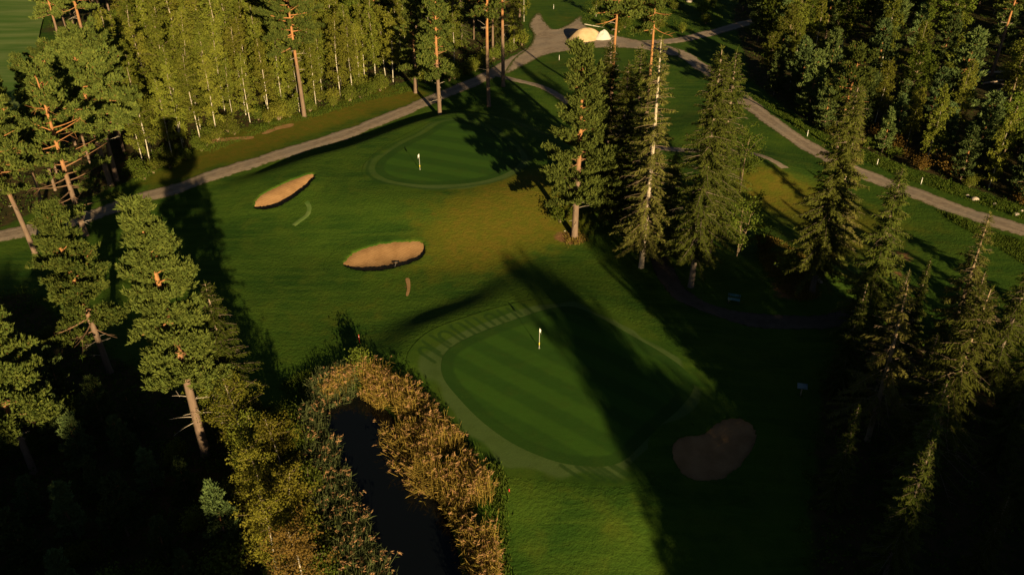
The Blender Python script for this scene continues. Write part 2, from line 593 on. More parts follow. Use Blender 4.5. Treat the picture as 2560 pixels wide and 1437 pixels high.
L_YELLOW = mat_leaf('yellowing_birch_leaves', (0.092, 0.110, 0.016), (0.180, 0.175, 0.028), (0.18, 0.14, 0.022), 0.35, 0.2)
L_RUST = mat_leaf('rusty_leaves', (0.13, 0.085, 0.022), (0.19, 0.115, 0.030), (0.14, 0.10, 0.03), 0.3, 0.2)
L_UNDER = mat_leaf('undergrowth_leaves', (0.024, 0.055, 0.010), (0.085, 0.12, 0.018), (0.085, 0.12, 0.018), 0.3, 0.0)
L_DRYGRASS = mat_leaf('dry_grass_blades', (0.12, 0.10, 0.022), (0.25, 0.17, 0.045), (0.2, 0.16, 0.05), 0.3, 0.0)
L_GRASS = mat_leaf('long_grass_blades', (0.040, 0.075, 0.012), (0.095, 0.125, 0.020), (0.09, 0.12, 0.02), 0.3, 0.0)
L_REED = mat_leaf('reed_leaves', (0.12, 0.105, 0.022), (0.36, 0.245, 0.065), (0.3, 0.2, 0.05), 0.3, 0.0)
L_REEDGREEN = mat_leaf('green_reed_leaves', (0.042, 0.065, 0.024), (0.125, 0.140, 0.060), (0.10, 0.11, 0.05), 0.3, 0.0)
L_PLUME = mat_leaf('reed_plumes', (0.22, 0.125, 0.060), (0.40, 0.235, 0.125), (0.4, 0.24, 0.13), 0.25, 0.0)
B_PINE = mat_bark('pine_bark', (0.165, 0.115, 0.088), (0.34, 0.165, 0.070), (0.30, 0.55))
B_LIMB = mat_bark('pine_limb_bark', (0.16, 0.10, 0.065), (0.36, 0.165, 0.065), (0.30, 0.7))
B_SPRUCE = mat_bark('spruce_bark', (0.15, 0.12, 0.10), (0.24, 0.18, 0.14), (0.2, 0.9))
B_PALE = mat_bark('pale_bark', (0.36, 0.30, 0.24), (0.46, 0.39, 0.30), (0.2, 0.9))
B_BIRCH = mat_bark('birch_bark', (0.46, 0.42, 0.36), (0.34, 0.29, 0.22), (0.4, 0.8), (3, 3, 2), (0.05, 0.04, 0.035))
B_TWIG = mat_bark('twig_bark', (0.20, 0.15, 0.10), (0.26, 0.19, 0.13), (0.2, 0.9))
B_DEAD = mat_bark('dead_branch_wood', (0.34, 0.29, 0.24), (0.44, 0.38, 0.31), (0.2, 0.9))
WHITE = mat_plain('white_paint', (0.72, 0.71, 0.67), 0.45, 0.05)
YELLOW = mat_plain('yellow_paint', (0.75, 0.58, 0.04), 0.45, 0.05)
RED = mat_plain('red_paint', (0.55, 0.03, 0.03), 0.45, 0.08)
TEAL = mat_plain('teal_paint', (0.06, 0.19, 0.22), 0.45, 0.12)
DARKMETAL = mat_plain('dark_metal', (0.035, 0.04, 0.04), 0.4, 0.2)
PALEBLUE = mat_plain('pale_blue_board', (0.14, 0.20, 0.24), 0.45, 0.1)
WOOD = mat_plain('grey_wood', (0.30, 0.23, 0.17), 0.8, 0.3)
ROCK = mat_plain('boulder_stone', (0.34, 0.29, 0.25), 0.9, 0.35, 2.0, 0.2)
LOGBARK = mat_plain('log_bark', (0.26, 0.20, 0.16), 0.9, 0.4, 5.0, 0.1)
LOGEND = mat_plain('sawn_wood', (0.55, 0.42, 0.27), 0.8, 0.2, 5.0, 0.1)
BLACK = mat_plain('black_plastic', (0.012, 0.012, 0.012), 0.5, 0.1)


def mat_water():
    M = Mat('pond_water')
    return M.principled((0.003, 0.004, 0.005), 0.07, M.bump(M.noise(1.1, 3.0), 0.01, 0.25), 0.2)


WATER = mat_water()

# ------------------------------------------------------------------ ground
DRY = [(1300, 520, 8.5, 1.0), (1215, 565, 7, 0.8), (1150, 640, 6.5, 0.95), (1400, 570, 5.5, 0.95), (1050, 560, 6, 0.35), (1260, 640, 6, 0.5), (880, 790, 5, 0.4), (730, 820, 5, 0.35),
       (1330, 490, 5, 0.7), (1010, 700, 4, 0.35), (760, 650, 9, 0.12), (1900, 470, 6, 1.2), (1960, 500, 6, 1.0), (2100, 600, 6.5, 1.2), (2080, 520, 6, 0.9), (2250, 560, 6, 0.5), (1800, 280, 5, 0.4), (2420, 640, 6, 0.35),
       (560, 385, 6, 1.1), (640, 352, 6, 1.3), (740, 316, 6, 1.35), (850, 286, 6, 1.35), (950, 248, 6, 1.35), (1010, 240, 5, 1.2), (480, 420, 5, 0.6), (400, 450, 5, 0.8),
       (1400, 160, 5, 0.55), (1330, 195, 4, 0.5), (1420, 45, 7, 0.7), (1470, 1270, 8, 0.12), (1350, 1330, 8, 0.12), (1530, 1400, 8, 0.15), (2040, 660, 4, 0.8), (1985, 720, 4, 0.9)]
SOILS = [(1432, 600, 1.7, 1.1), (1400, 600, 1.2, 0.55), (2245, 640, 2.0, 0.9), (2235, 690, 1.8, 0.8), (1021, 720, 0.4, 0.8), (1960, 745, 2.2, 0.8), (1945, 690, 2.2, 0.8), (715, 320, 2.5, 0.55), (560, 356, 2.2, 0.5)]
woods_left = poly_at([(-120, 640), (-100, 440), (40, 330), (120, 200), (125, -60), (700, -90), (1320, -70), (1318, 60), (1326, 120), (1225, 170), (1120, 205), (1045, 205), (990, 218),
                      (880, 250), (790, 280), (700, 300), (640, 318), (560, 338), (500, 372), (420, 420), (330, 455), (250, 490), (120, 520)])
woods_right = poly_at([(1850, 130), (1820, 40), (1860, -70), (2500, -90), (3100, -60), (3300, 560), (2700, 560), (2560, 520), (2420, 470), (2300, 430), (2200, 392), (2120, 362), (2040, 325),
                       (1960, 270), (1900, 225), (1860, 190)])
woods_bottom_left = poly_at([(-300, 760), (80, 720), (300, 880), (560, 1010), (740, 1010), (790, 1080), (850, 1230), (910, 1400), (940, 1600), (-300, 1700)])
woods_bottom_right = poly_at([(2080, 860), (2200, 800), (2450, 900), (2800, 900), (2900, 1700), (2000, 1700), (2000, 1250), (2030, 980)])


def ground_attrs(X):
    dry = np.zeros(len(X))
    for px, py, r, s in DRY:
        dry += 0.8 * s * np.exp(-((X - at0(px, py)) ** 2).sum(1) / (2 * (r * 0.62) ** 2))
    soil = np.zeros(len(X))
    for px, py, r, s in SOILS:
        soil += s * np.exp(-((X - at0(px, py)) ** 2).sum(1) / (2 * (r * 0.6) ** 2))
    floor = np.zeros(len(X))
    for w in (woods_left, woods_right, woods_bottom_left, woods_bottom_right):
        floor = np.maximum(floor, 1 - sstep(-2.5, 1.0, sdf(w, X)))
    return {'dry': np.clip(dry, 0, 1.1), 'floor': floor, 'soil': soil}


def axis(lo, hi, step, far):
    core = list(np.arange(lo, hi + 1e-6, step))
    g, s, left, right = 1.22, step, [], []
    x = lo
    while x > -far:
        s *= g; x -= s; left.append(x)
    s, x = step, hi
    while x < far:
        s *= g; x += s; right.append(x)
    return np.array(left[::-1] + core + right)


def build_ground():
    xs, ys = axis(-62, 62, 0.55, 2600), axis(34, 150, 0.55, 2600)
    gx, gy = np.meshgrid(xs, ys)
    X = np.stack([gx.ravel(), gy.ravel()], 1)
    z = height(X)
    for rim, lip, bowl in BUNKERS:
        z = np.where(sdf(rim, X) < 0.82, z - 2.2, z)
    nx, ny = len(xs), len(ys)
    i = np.arange(ny - 1)[:, None] * nx + np.arange(nx - 1)[None, :]
    F = np.stack([i, i + 1, i + nx + 1, i + nx], -1).reshape(-1, 4)
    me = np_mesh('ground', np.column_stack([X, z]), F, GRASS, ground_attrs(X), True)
    tag(obj('ground', me), 'rolling golf course turf with sunlit dry patches', kind='structure')


def sheet(name, poly, step, lift, mat, attr_fn=None, zfn=height):
    """Sheet laid over the ground inside an outline."""
    lo, hi = poly.min(0), poly.max(0)
    gx, gy = np.meshgrid(np.arange(lo[0], hi[0], step), np.arange(lo[1], hi[1], step))
    X = np.stack([gx.ravel(), gy.ravel()], 1)
    X = X[sdf(poly, X) < -0.35 * step]
    P = np.concatenate([poly, X])
    n = len(poly)
    vs, _e, fs, *_ = delaunay_2d_cdt([Vector(p) for p in P], [(k, (k + 1) % n) for k in range(n)], [list(range(n))], 1, 1e-4)
    V = np.array([(v.x, v.y) for v in vs])
    F = np.array([f for f in fs if len(f) == 3])
    a = V[F]
    area = (a[:, 1, 0] - a[:, 0, 0]) * (a[:, 2, 1] - a[:, 0, 1]) - (a[:, 2, 0] - a[:, 0, 0]) * (a[:, 1, 1] - a[:, 0, 1])
    F = np.where((area < 0)[:, None], F[:, ::-1], F)
    me = np_mesh(name, np.column_stack([V, zfn(V) + lift]), F, mat, attr_fn(V) if attr_fn else None, True)
    return obj(name, me)


def ribbon(name, line, width, lift, mat, across=9):
    # resample evenly
    d = np.concatenate([[0], np.cumsum(np.linalg.norm(np.diff(line, axis=0), axis=1))])
    s = np.arange(0, d[-1], 0.5)
    L = np.column_stack([np.interp(s, d, line[:, 0]), np.interp(s, d, line[:, 1])])
    T = unit(np.gradient(L, axis=0))
    N = np.column_stack([-T[:, 1], T[:, 0]])
    u = np.linspace(-1, 1, across)
    r = np.random.default_rng(len(line))
    wl = width / 2 * (1 + 0.09 * np.sin(s * 0.9 + r.uniform(0, 6)) * np.sin(s * 0.23 + 1) + 0.05 * r.normal(size=len(s)))
    X = (L[:, None, :] + N[:, None, :] * (u[None, :, None] * wl[:, None, None])).reshape(-1, 2)
    n = len(L)
    i = np.arange(n - 1)[:, None] * across + np.arange(across - 1)[None, :]
    F = np.stack([i, i + across, i + across + 1, i + 1], -1).reshape(-1, 4)[:, ::-1]
    z = height(X) + lift
    uu = np.tile(u, n)
    z -= 0.05 * (np.abs(uu) > 0.99)
    rut = np.exp(-((np.abs(uu) - 0.5) / 0.2) ** 2)
    edge = sstep(0.6, 1.0, np.abs(uu))
    me = np_mesh(name, np.column_stack([X, z]), F, mat, {'rut': rut, 'edge': edge}, True)
    return obj(name, me)


build_ground()
ATTR_GRAVEL = lambda V: {'rut': 0.5 + 0.5 * wob(V, 1.2, 5), 'edge': 1 - sstep(0.0, 1.2, -sdf(yard, V))}
tag(ribbon('gravel_road', road_main, 3.3, 0.050, GRAVEL), 'straight gravel road between the birch wood and the far putting green', kind='structure')
tag(ribbon('forest_road', road_right, 3.3, 0.060, GRAVEL), 'gravel road curving along the edge of the dark mixed wood', kind='structure')
tag(ribbon('side_road', road_spur, 3.2, 0.070, GRAVEL), 'shaded side road leading off beyond the sand heap', kind='structure')
tag(ribbon('footpath', path_small, 1.5, 0.045, GRAVEL, 7), 'narrow worn footpath behind the tall spruces', kind='structure')
tag(ribbon('cart_path', cart_path, 2.3, 0.040, SHADEGRAVEL, 7), 'cart path in deep shade below the spruces', kind='structure')
tag(sheet('gravel_yard', yard, 0.6, 0.080, GRAVEL, ATTR_GRAVEL), 'gravel turning yard around the sand heap', kind='structure')
for p in sand_spots:
    tag(sheet('bare_sand', p, 0.3, 0.035, SOIL), kind='structure')


tag(sheet('distant_fairway', tee_box, 2.0, 0.40, FAIRWAY), 'bright distant fairway beyond the wood corner', kind='structure')


worn = smooth_open(poly_at([(738, 519), (757, 520), (769, 526), (776, 538), (770, 552), (752, 561), (733, 571)], 0.3))
tag(ribbon('worn_turf', worn, 0.75, 0.03, FAIRWAY, 5), 'pale worn arc of turf below the far bunker', kind='structure')


# putting greens, with mower stripes and turning loops pressed into the collar
def u_loop(c, d, w, length):
    """A mower's turn: out along d, round, and back."""
    n = np.array((-d[1], d[0]))
    pts = [c - n * w / 2 + d * t for t in np.linspace(-0.6, length, 6)]
    pts += [c + d * (length + math.sin(a) * w * 0.75) - n * math.cos(a) * w / 2 for a in np.linspace(0.3, math.pi - 0.3, 7)]
    pts += [c + n * w / 2 + d * t for t in np.linspace(length, 0.4, 5)]
    return np.array(pts)


loops = []
for k, (px, py) in enumerate([(1106, 905), (1118, 880), (1145, 860), (1180, 843), (1215, 828), (1252, 813), (1288, 800), (1322, 788)]):
    c = at0(px, py, GREEN_Z)
    d = unit(at0(px - 62 + 4 * k, py - 40 + 1.5 * k, GREEN_Z) - c)
    loops.append(u_loop(c, d, 1.0 + 0.15 * math.sin(k), 2.2 + 0.6 * math.sin(k * 2.1)))
for k, (px, py) in enumerate([(1430, 1163), (1470, 1166), (1510, 1166), (1545, 1158)]):
    c = at0(px, py, GREEN_Z)
    d = unit(at0(px + 70, py + 46, GREEN_Z) - c)
    loops.append(u_loop(c, d, 1.2, 2.2 + 0.5 * math.sin(k * 1.7)))


def collar_attrs(V):
    lx = np.full(len(V), 9.0)
    for lp in loops:
        lx = np.minimum(lx, seg_dist(lp, V, False))
    track = 1 - np.clip(lx / 0.34, 0, 1)
    # the pale mown band: wide on the pond side, narrow on the wood side, broken up at the back
    left = sstep(0.0, 5.0, (g_c[0] - V[:, 0]) * 0.8 + (g_c[1] - V[:, 1]) * 0.5)
    dg = sdf(near_green, V)
    right = (1 - left) * (1 - sstep(0.5, 1.1, dg + 0.25 * wob(V, 1.4, 8)))
    near_edge = 1 - sstep(0.7, 1.6, dg)
    back = sstep(2.0, 6.0, V[:, 1] - g_c[1]) * sstep(-2, 6, g_c[0] - V[:, 0] + 2)
    pale = np.clip(left * (1 - back) + back * near_edge * 0.85 + right * 0.9, 0, 1)
    pale *= sstep(0.1, 1.6, -sdf(near_collar, V) + 0.5 * wob(V, 0.9, 41))
    return {'pale': pale, 'track': track * sstep(0, 0.6, -sdf(near_collar, V)), **ground_attrs(V)}


def green_attrs(poly, ang, width):
    def f(V):
        u = V[:, 0] * math.cos(ang) + V[:, 1] * math.sin(ang)
        st = 0.5 + 0.5 * np.sin(u * math.pi / width + 0.6)
        d = -sdf(poly, V)
        return {'stripe': st, 'ring': (1 - sstep(0.7, 1.5, d))}
    return f


def far_collar_attrs(V):
    d = sdf(far_green, V)
    low = sstep(-2, 3, f_c[1] - V[:, 1] + 0.0)
    pale = (1 - sstep(0.35, 0.95, np.abs(d - 0.45 + 0.2 * wob(V, 0.8, 6)))) * (0.5 + 0.5 * low * sstep(-6, 6, V[:, 0] - f_c[0] + 2))
    ring2 = 0.35 * (1 - sstep(0.1, 0.35, np.abs(d - 1.5)))
    return {'pale': np.clip(pale + ring2, 0, 1), 'track': (1 - np.clip(np.abs(d - 1.0 - 0.3 * wob(V, 0.5, 9)) / 0.5, 0, 1)) * 0.8, **ground_attrs(V)}


tag(sheet('green_collar', near_collar, 0.16, 0.035, COLLAR, collar_attrs), 'pale mown collar with mower loops around the nearer putting green', kind='structure')
tag(sheet('putting_green', near_green, 0.22, 0.050, GREEN, green_attrs(near_green, math.radians(50), 1.55)), 'striped putting green beside the reed pond, crossed by a tree shadow', kind='structure')
tag(sheet('green_collar', far_collar, 0.3, 0.035, COLLAR, far_collar_attrs), 'thin pale collar ring around the far putting green', kind='structure')
tag(sheet('putting_green', far_green, 0.35, 0.050, GREEN, green_attrs(far_green, math.radians(68), 1.9)), 'raised far putting green beside the gravel road', kind='structure')


def build_bunker(rim, lip, bowl, label):
    d = np.concatenate([[0], np.cumsum(np.linalg.norm(np.diff(np.vstack([rim, rim[:1]]), axis=0), axis=1))])
    s = np.linspace(0, d[-1], int(d[-1] / 0.22), endpoint=False)
    R = np.vstack([rim, rim[:1]])
    R = np.column_stack([np.interp(s, d, R[:, 0]), np.interp(s, d, R[:, 1])])
    r = np.random.default_rng(len(s))
    c = R.mean(0)
    T = unit(np.roll(R, -1, 0) - np.roll(R, 1, 0))
    N = np.column_stack([T[:, 1], -T[:, 0]])
    if ((R - c) * N).sum() < 0:
        N = -N
    R = R + N * (0.05 * r.normal(size=len(R)))[:, None]

    def reach(V, sign):
        """Distance from V to the rim along or against the light."""
        out = np.zeros(len(V))
        alive = np.ones(len(V), bool)
        for k in range(60):
            alive &= inside(rim, V + sign * SH * (k * 0.2 + 0.05))
            out += 0.2 * alive
            if not alive.any():
                break
        return out

    def sandz(V):
        a, b = reach(V, -1), reach(V, 1)
        q = np.clip(a / (a + b + 1e-3), 0, 1)
        q = np.where(a + b < 0.25, np.where(((V - c) @ SH) > -0.2, 1.0, 0.0), q)
        dd = np.clip(-sdf(rim, V), 0, None)
        return height(V) - 0.05 - lip * (1 - sstep(0.25, 0.95, q)) - bowl * sstep(0, 2.2, dd)
    o = sheet('bunker', R, 0.3, 0.0, SAND, None, sandz)
    tag(o, label, kind='structure')
    # turf lip that turns over into the sand
    n = len(R)
    rings, zs = [], []
    for off, up in ((2.1, 0.030), (1.4, 0.045), (0.7, 0.07), (0.2, 0.10), (0.0, 0.07), (-0.03, None)):
        Q = R + N * off
        rings.append(Q)
        zs.append(height(Q) + up + (0.02 * r.normal(size=n) if off < 0.5 else 0) if up is not None else sandz(R) - 0.15)
    X = np.concatenate(rings)
    Z = np.concatenate(zs)
    k = np.arange(len(rings) - 1)[:, None] * n
    j = np.arange(n)[None, :]
    j2 = (j + 1) % n
    F = np.stack([k + j, k + j2, k + n + j2, k + n + j], -1).reshape(-1, 4)
    me = np_mesh('turf_lip', np.column_stack([X, Z]), F, GRASS, ground_attrs(X), True)
    obj('turf_lip', me, o)


for (rim, lip, bowl), lab in zip(BUNKERS, ('oval sand bunker in full sun in the middle of the fairway', 'slim far bunker by the road, half filled with shade', 'kidney shaped bunker lying in deep shade')):
    build_bunker(rim, lip, bowl, lab)

wp = smooth_closed(pond[::6], 6)
wo = sheet('pond', pond + unit(pond - pond.mean(0)) * 0.9, 1.2, 0.0, WATER, None, lambda V: np.full(len(V), -0.85))
tag(wo, 'narrow black pond between two banks of reeds', kind='structure')

# ------------------------------------------------------------------ trees
def curve(p0, p1, p2, n):
    t = np.linspace(0, 1, n)[:, None]
    return (1 - t) ** 2 * p0 + 2 * t * (1 - t) * p1 + t * t * p2


def rot_about(v, k, a):
    k = unit(k)
    return v * math.cos(a) + np.cross(k, v) * math.sin(a) + k * (k @ v) * (1 - math.cos(a))


def trunk_path(h, r, lean, n=14, bend=0.25):
    t = np.linspace(0, 1, n)
    ph = r.uniform(0, 6.28, 2)
    x = lean[0] * t * h + bend * np.sin(t * 3.1 + ph[0]) * t
    y = lean[1] * t * h + bend * np.sin(t * 3.7 + ph[1]) * t
    return np.column_stack([x, y, t * h])


def on_trunk(path, z):
    return np.array([np.interp(z, path[:, 2], path[:, 0]), np.interp(z, path[:, 2], path[:, 1]), z])


def add_trunk(path, h, r0, sides=10, flare=1.5, top=0.03):
    mb = MB()
    P = path.copy()
    t = P[:, 2] / h
    rad = r0 * (1 - t) ** 0.75 + top
    P = np.vstack([P[:1] + (0, 0, -0.25), P[:1] + (0, 0, 0.35), P[1:]])
    rad = np.concatenate([[r0 * flare], [r0 * 1.08], rad[1:]])
    tt = np.concatenate([[0, 0.01], t[1:]])
    mb.tube(P, rad, sides, tt)
    return mb


def tufts(mb, C, D, r, k, size, width, spread=0.9):
    """Bundles of k needle-fans at every centre C looking along D."""
    n = len(C)
    d = np.repeat(D, k, 0) + r.normal(0, spread * 0.55, (n * k, 3)) + (0, 0, 0.15)
    d = unit(d) * (size * r.uniform(0.65, 1.25, (n * k, 1)))
    c = np.repeat(C, k, 0) + r.normal(0, size * 0.18, (n * k, 3))
    w = unit(np.cross(d, r.normal(size=(n * k, 3)))) * width * 0.5
    a = np.repeat(np.clip(r.beta(2, 2, n), 0, 1), k)
    mb.diamonds(c, d, w, np.clip(a + r.normal(0, 0.12, n * k), 0, 1))


def make_pine(seed, h, cb=0.45, rad=3.2, nb=52, shape='cone', dense=1.0, r0=None, lean=(0, 0), dead=5, bare=0.0, tuft=0.42, leaf=None, bark=None, sag=0.0, side=None, solo=True):
    r = np.random.default_rng(seed)
    r0 = r0 or h * 0.0125 + 0.02
    path = trunk_path(h, r, lean)
    trunk = add_trunk(path, h, r0)
    limbs, crown = MB(), MB()
    for i in range(nb):
        t = (i + r.uniform(0, 1)) / nb
        z = h * (cb + (1 - cb) * t * 0.985)
        if shape == 'cone':
            L = rad * (0.22 + 0.85 * (1 - t) ** 0.85) * (0.75 + 0.25 * math.sin(min(1, t * 6) * 1.57))
        elif shape == 'dome':
            L = rad * (0.25 + 0.85 * math.sqrt(max(0, 1 - (abs(t - 0.38) / 0.64) ** 2)))
        else:                                         # flat layered top
            L = rad * (0.35 + 0.75 * math.sin(min(1, 0.25 + t * 0.85) * math.pi) ** 0.7)
        L *= r.uniform(0.68, 1.15)
        az = i * 2.39996 + r.normal(0, 0.35)
        o = np.array((math.cos(az), math.sin(az), 0.0))
        if side is not None:
            L *= 0.62 + 0.55 * max(0.0, float(o[0] * side[0] + o[1] * side[1]))
        el = math.radians(-8 + 52 * t ** 1.3 + r.normal(0, 8)) - sag
        p0 = on_trunk(path, z)
        p2 = p0 + o * L * math.cos(el) + np.array((0, 0, L * math.sin(el) + 0.10 * L))
        p1 = (p0 + p2) / 2 + np.array((0, 0, -0.10 * L)) + r.normal(0, 0.05 * L, 3)
        bp = curve(p0, p1, p2, 6)
        br = max(0.02, r0 * 0.24 * (L / rad) + 0.012)
        limbs.tube(bp, np.linspace(br, 0.012, 6), 5, z / h)
        isbare = r.uniform() < bare * (1 - t) ** 0.6
        if isbare:
            for q in range(3):
                f = r.uniform(0.35, 0.9)
                b0 = bp[int(f * 5)]
                d = unit(o + r.normal(0, 0.6, 3)) * L * 0.3
                limbs.tube(np.array([b0, b0 + d * 0.5 + (0, 0, 0.05), b0 + d]), np.array([0.02, 0.014, 0.006]), 4, z / h)
            if r.uniform() < 0.55:
                continue
        C, D = [], []
        ns = max(3, int((3 + 2.6 * L) * dense))
        for s in range(ns):
            f = 0.14 + 0.86 * (s + r.uniform()) / ns if not isbare else r.uniform(0.8, 1.0)
            b0 = bp[0] * (1 - f) ** 2 + 2 * f * (1 - f) * (p1 * 1.0) + bp[-1] * f * f
            sd = rot_about(o, np.array((0, 0, 1.0)), r.choice((-1, 1)) * r.uniform(0.3, 1.25)) + (0, 0, r.uniform(-0.05, 0.55))
            sl = (0.30 + 0.26 * L * (1.15 - f)) * r.uniform(0.6, 1.2)
            e = b0 + unit(sd) * sl
            limbs.tube(np.array([b0, (b0 + e) / 2 + (0, 0, 0.03), e]), np.array([0.02, 0.014, 0.007]), 3, z / h)
            nt = max(2, int(4.2 * dense * r.uniform(0.7, 1.3)))
            ff = r.uniform(0.15, 1.1, nt)[:, None]
            pts = b0 + (e - b0) * ff + r.normal(0, 0.17, (nt, 3)) * (1, 1, 0.5)
            C.append(pts)
            D.append(unit(np.tile(unit(sd) * 0.5 + (0, 0, 0.8), (nt, 1)) + r.normal(0, 0.2, (nt, 3))))
        C.append(p2[None] + r.normal(0, 0.12, (3, 3)))
        D.append(np.tile(unit(o + (0, 0, 0.7)), (3, 1)))
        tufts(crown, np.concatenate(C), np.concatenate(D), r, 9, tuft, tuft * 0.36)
    tufts(crown, on_trunk(path, h)[None] + r.normal(0, 0.12, (6, 3)), np.tile((0, 0, 1.0), (6, 1)), r, 8, tuft, tuft * 0.3)
    deads = []
    for k in range(dead):
        dm = MB() if solo else limbs
        z = h * r.uniform(cb * 0.35, cb * 1.02)
        az = r.uniform(0, 6.28)
        L = r.uniform(0.5, 1.9) * h / 20
        o = np.array((math.cos(az), math.sin(az), r.uniform(-0.25, 0.35)))
        p0 = on_trunk(path, z)
        p2 = p0 + o * L
        dm.tube(curve(p0, (p0 + p2) / 2 + (0, 0, 0.12 * L), p2, 5), np.linspace(0.04, 0.012, 5), 4, 0.5)
        if r.uniform() < 0.6:
            q = p0 + o * L * 0.6
            dm.tube(np.array([q, q + unit(o + r.normal(0, 0.7, 3)) * L * 0.4]), np.array([0.022, 0.008]), 4, 0.5)
        if solo:
            deads.append(('dead_branch', dm.mesh('pine_dead_branch', B_DEAD, True)))
    return [('trunk', trunk.mesh('pine_trunk', bark or B_PINE, True)), ('limbs', limbs.mesh('pine_limbs', B_LIMB, True)), ('crown', crown.mesh('pine_crown', leaf or L_PINE))] + deads


def make_spruce(seed, h, rad=2.6, cb=0.10, sparse=0.0, leaf=None, bark=None, r0=None, lean=(0, 0), gap=0.40, spray=0.56, power=0.85):
    r = np.random.default_rng(seed)
    r0 = r0 or h * 0.0115 + 0.03
    path = trunk_path(h, r, lean, 14, 0.12)
    trunk = add_trunk(path, h, r0)
    limbs, crown = MB(), MB()
    z = h * cb
    C, D, W, A = [], [], [], []
    while z < h * 0.985:
        t = (z / h - cb) / (1 - cb)
        nbr = 6 if t < 0.8 else 5
        a0 = r.uniform(0, 6.28)
        for b in range(nbr):
            az = a0 + b * 6.283 / nbr + r.normal(0, 0.22)
            L = (rad * (1 - t) ** power * (0.80 + 0.2 * min(1, t * 8)) + 0.16) * r.uniform(0.5, 1.25)
            o = np.array((math.cos(az), math.sin(az), 0.0))
            lat = np.array((-o[1], o[0], 0.0))
            rise = 0.45 * (t ** 1.5) - 0.10
            droop = (0.42 * (1 - t) + 0.06) * r.uniform(0.6, 1.4)
            zz = z + r.normal(0, 0.1)
            p0 = on_trunk(path, zz)
            p1 = p0 + o * L * 0.55 + (0, 0, L * (rise - droop * 0.25))
            p2 = p0 + o * L + (0, 0, L * (rise - droop * 0.72))
            bp = curve(p0, p1, p2, 5)
            gone = r.uniform() < sparse * 0.55
            limbs.tube(bp, np.linspace(max(0.014, r0 * 0.11 * L / rad + 0.008), 0.006, 5), 4, z / h)
            if gone:
                for q in range(4):
                    f = r.uniform(0.3, 0.95)
                    b0 = (1 - f) ** 2 * p0 + 2 * f * (1 - f) * p1 + f * f * p2
                    e = b0 + (lat * r.choice((-1, 1)) + o * 0.5 + (0, 0, -0.3)) * L * 0.16
                    limbs.tube(np.array([b0, e]), np.array([0.014, 0.005]), 3, z / h)
                continue
            ns = max(3, int(L / 0.078 * (1 - 0.4 * sparse)))
            f = (0.10 + 0.28 * sparse) + (0.9 - 0.28 * sparse) * (np.arange(ns) + r.uniform(0, 1, ns)) / ns
            f = f[:, None]
            c = (1 - f) ** 2 * p0 + 2 * f * (1 - f) * p1 + f * f * p2
            for sgn in (-1, 1, 0):
                sl = spray * (0.55 + 0.5 * (1 - f)) * r.uniform(0.65, 1.25, (ns, 1)) * (0.55 + 0.45 * min(1, L / 1.5))
                if sgn:
                    d = lat * sgn * 0.85 + o * r.uniform(0.3, 0.8, (ns, 1)) + np.array((0, 0, 1.0)) * r.normal(-0.42, 0.22, (ns, 1))
                else:
                    d = o * 0.55 + lat * r.normal(0, 0.4, (ns, 1)) + np.array((0, 0, 1.0)) * r.normal(-0.75 if t < 0.85 else 0.2, 0.3, (ns, 1))
                d = unit(d)
                C.append(c + r.normal(0, 0.04, (ns, 3)))
                D.append(d * sl)
                W.append(unit(np.cross(d, np.array((0, 0, 1.0)) + r.normal(0, 0.45, (ns, 3)))) * sl * r.uniform(0.09, 0.15, (ns, 1)))
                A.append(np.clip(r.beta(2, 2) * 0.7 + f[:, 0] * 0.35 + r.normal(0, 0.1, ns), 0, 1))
        z += gap * (0.75 + 0.5 * r.uniform()) * (1.0 if t < 0.75 else 0.6) * (1 + 0.25 * sparse)
    top = on_trunk(path, h)
    k = 16
    d = unit(r.normal(0, 0.35, (k, 3)) + (0, 0, 0.7)) * spray * 0.7
    C.append(np.tile(top, (k, 1)) + np.column_stack([np.zeros((k, 2)), r.uniform(-0.7, 0.1, k)]))
    D.append(d); W.append(unit(np.cross(d, r.normal(size=(k, 3)))) * 0.05); A.append(r.uniform(0.3, 1, k))
    crown.diamonds(np.concatenate(C), np.concatenate(D), np.concatenate(W), np.concatenate(A))
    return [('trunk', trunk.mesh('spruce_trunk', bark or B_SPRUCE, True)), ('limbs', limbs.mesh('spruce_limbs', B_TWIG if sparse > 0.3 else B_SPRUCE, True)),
            ('crown', crown.mesh('spruce_crown', leaf or L_SPRUCE))]


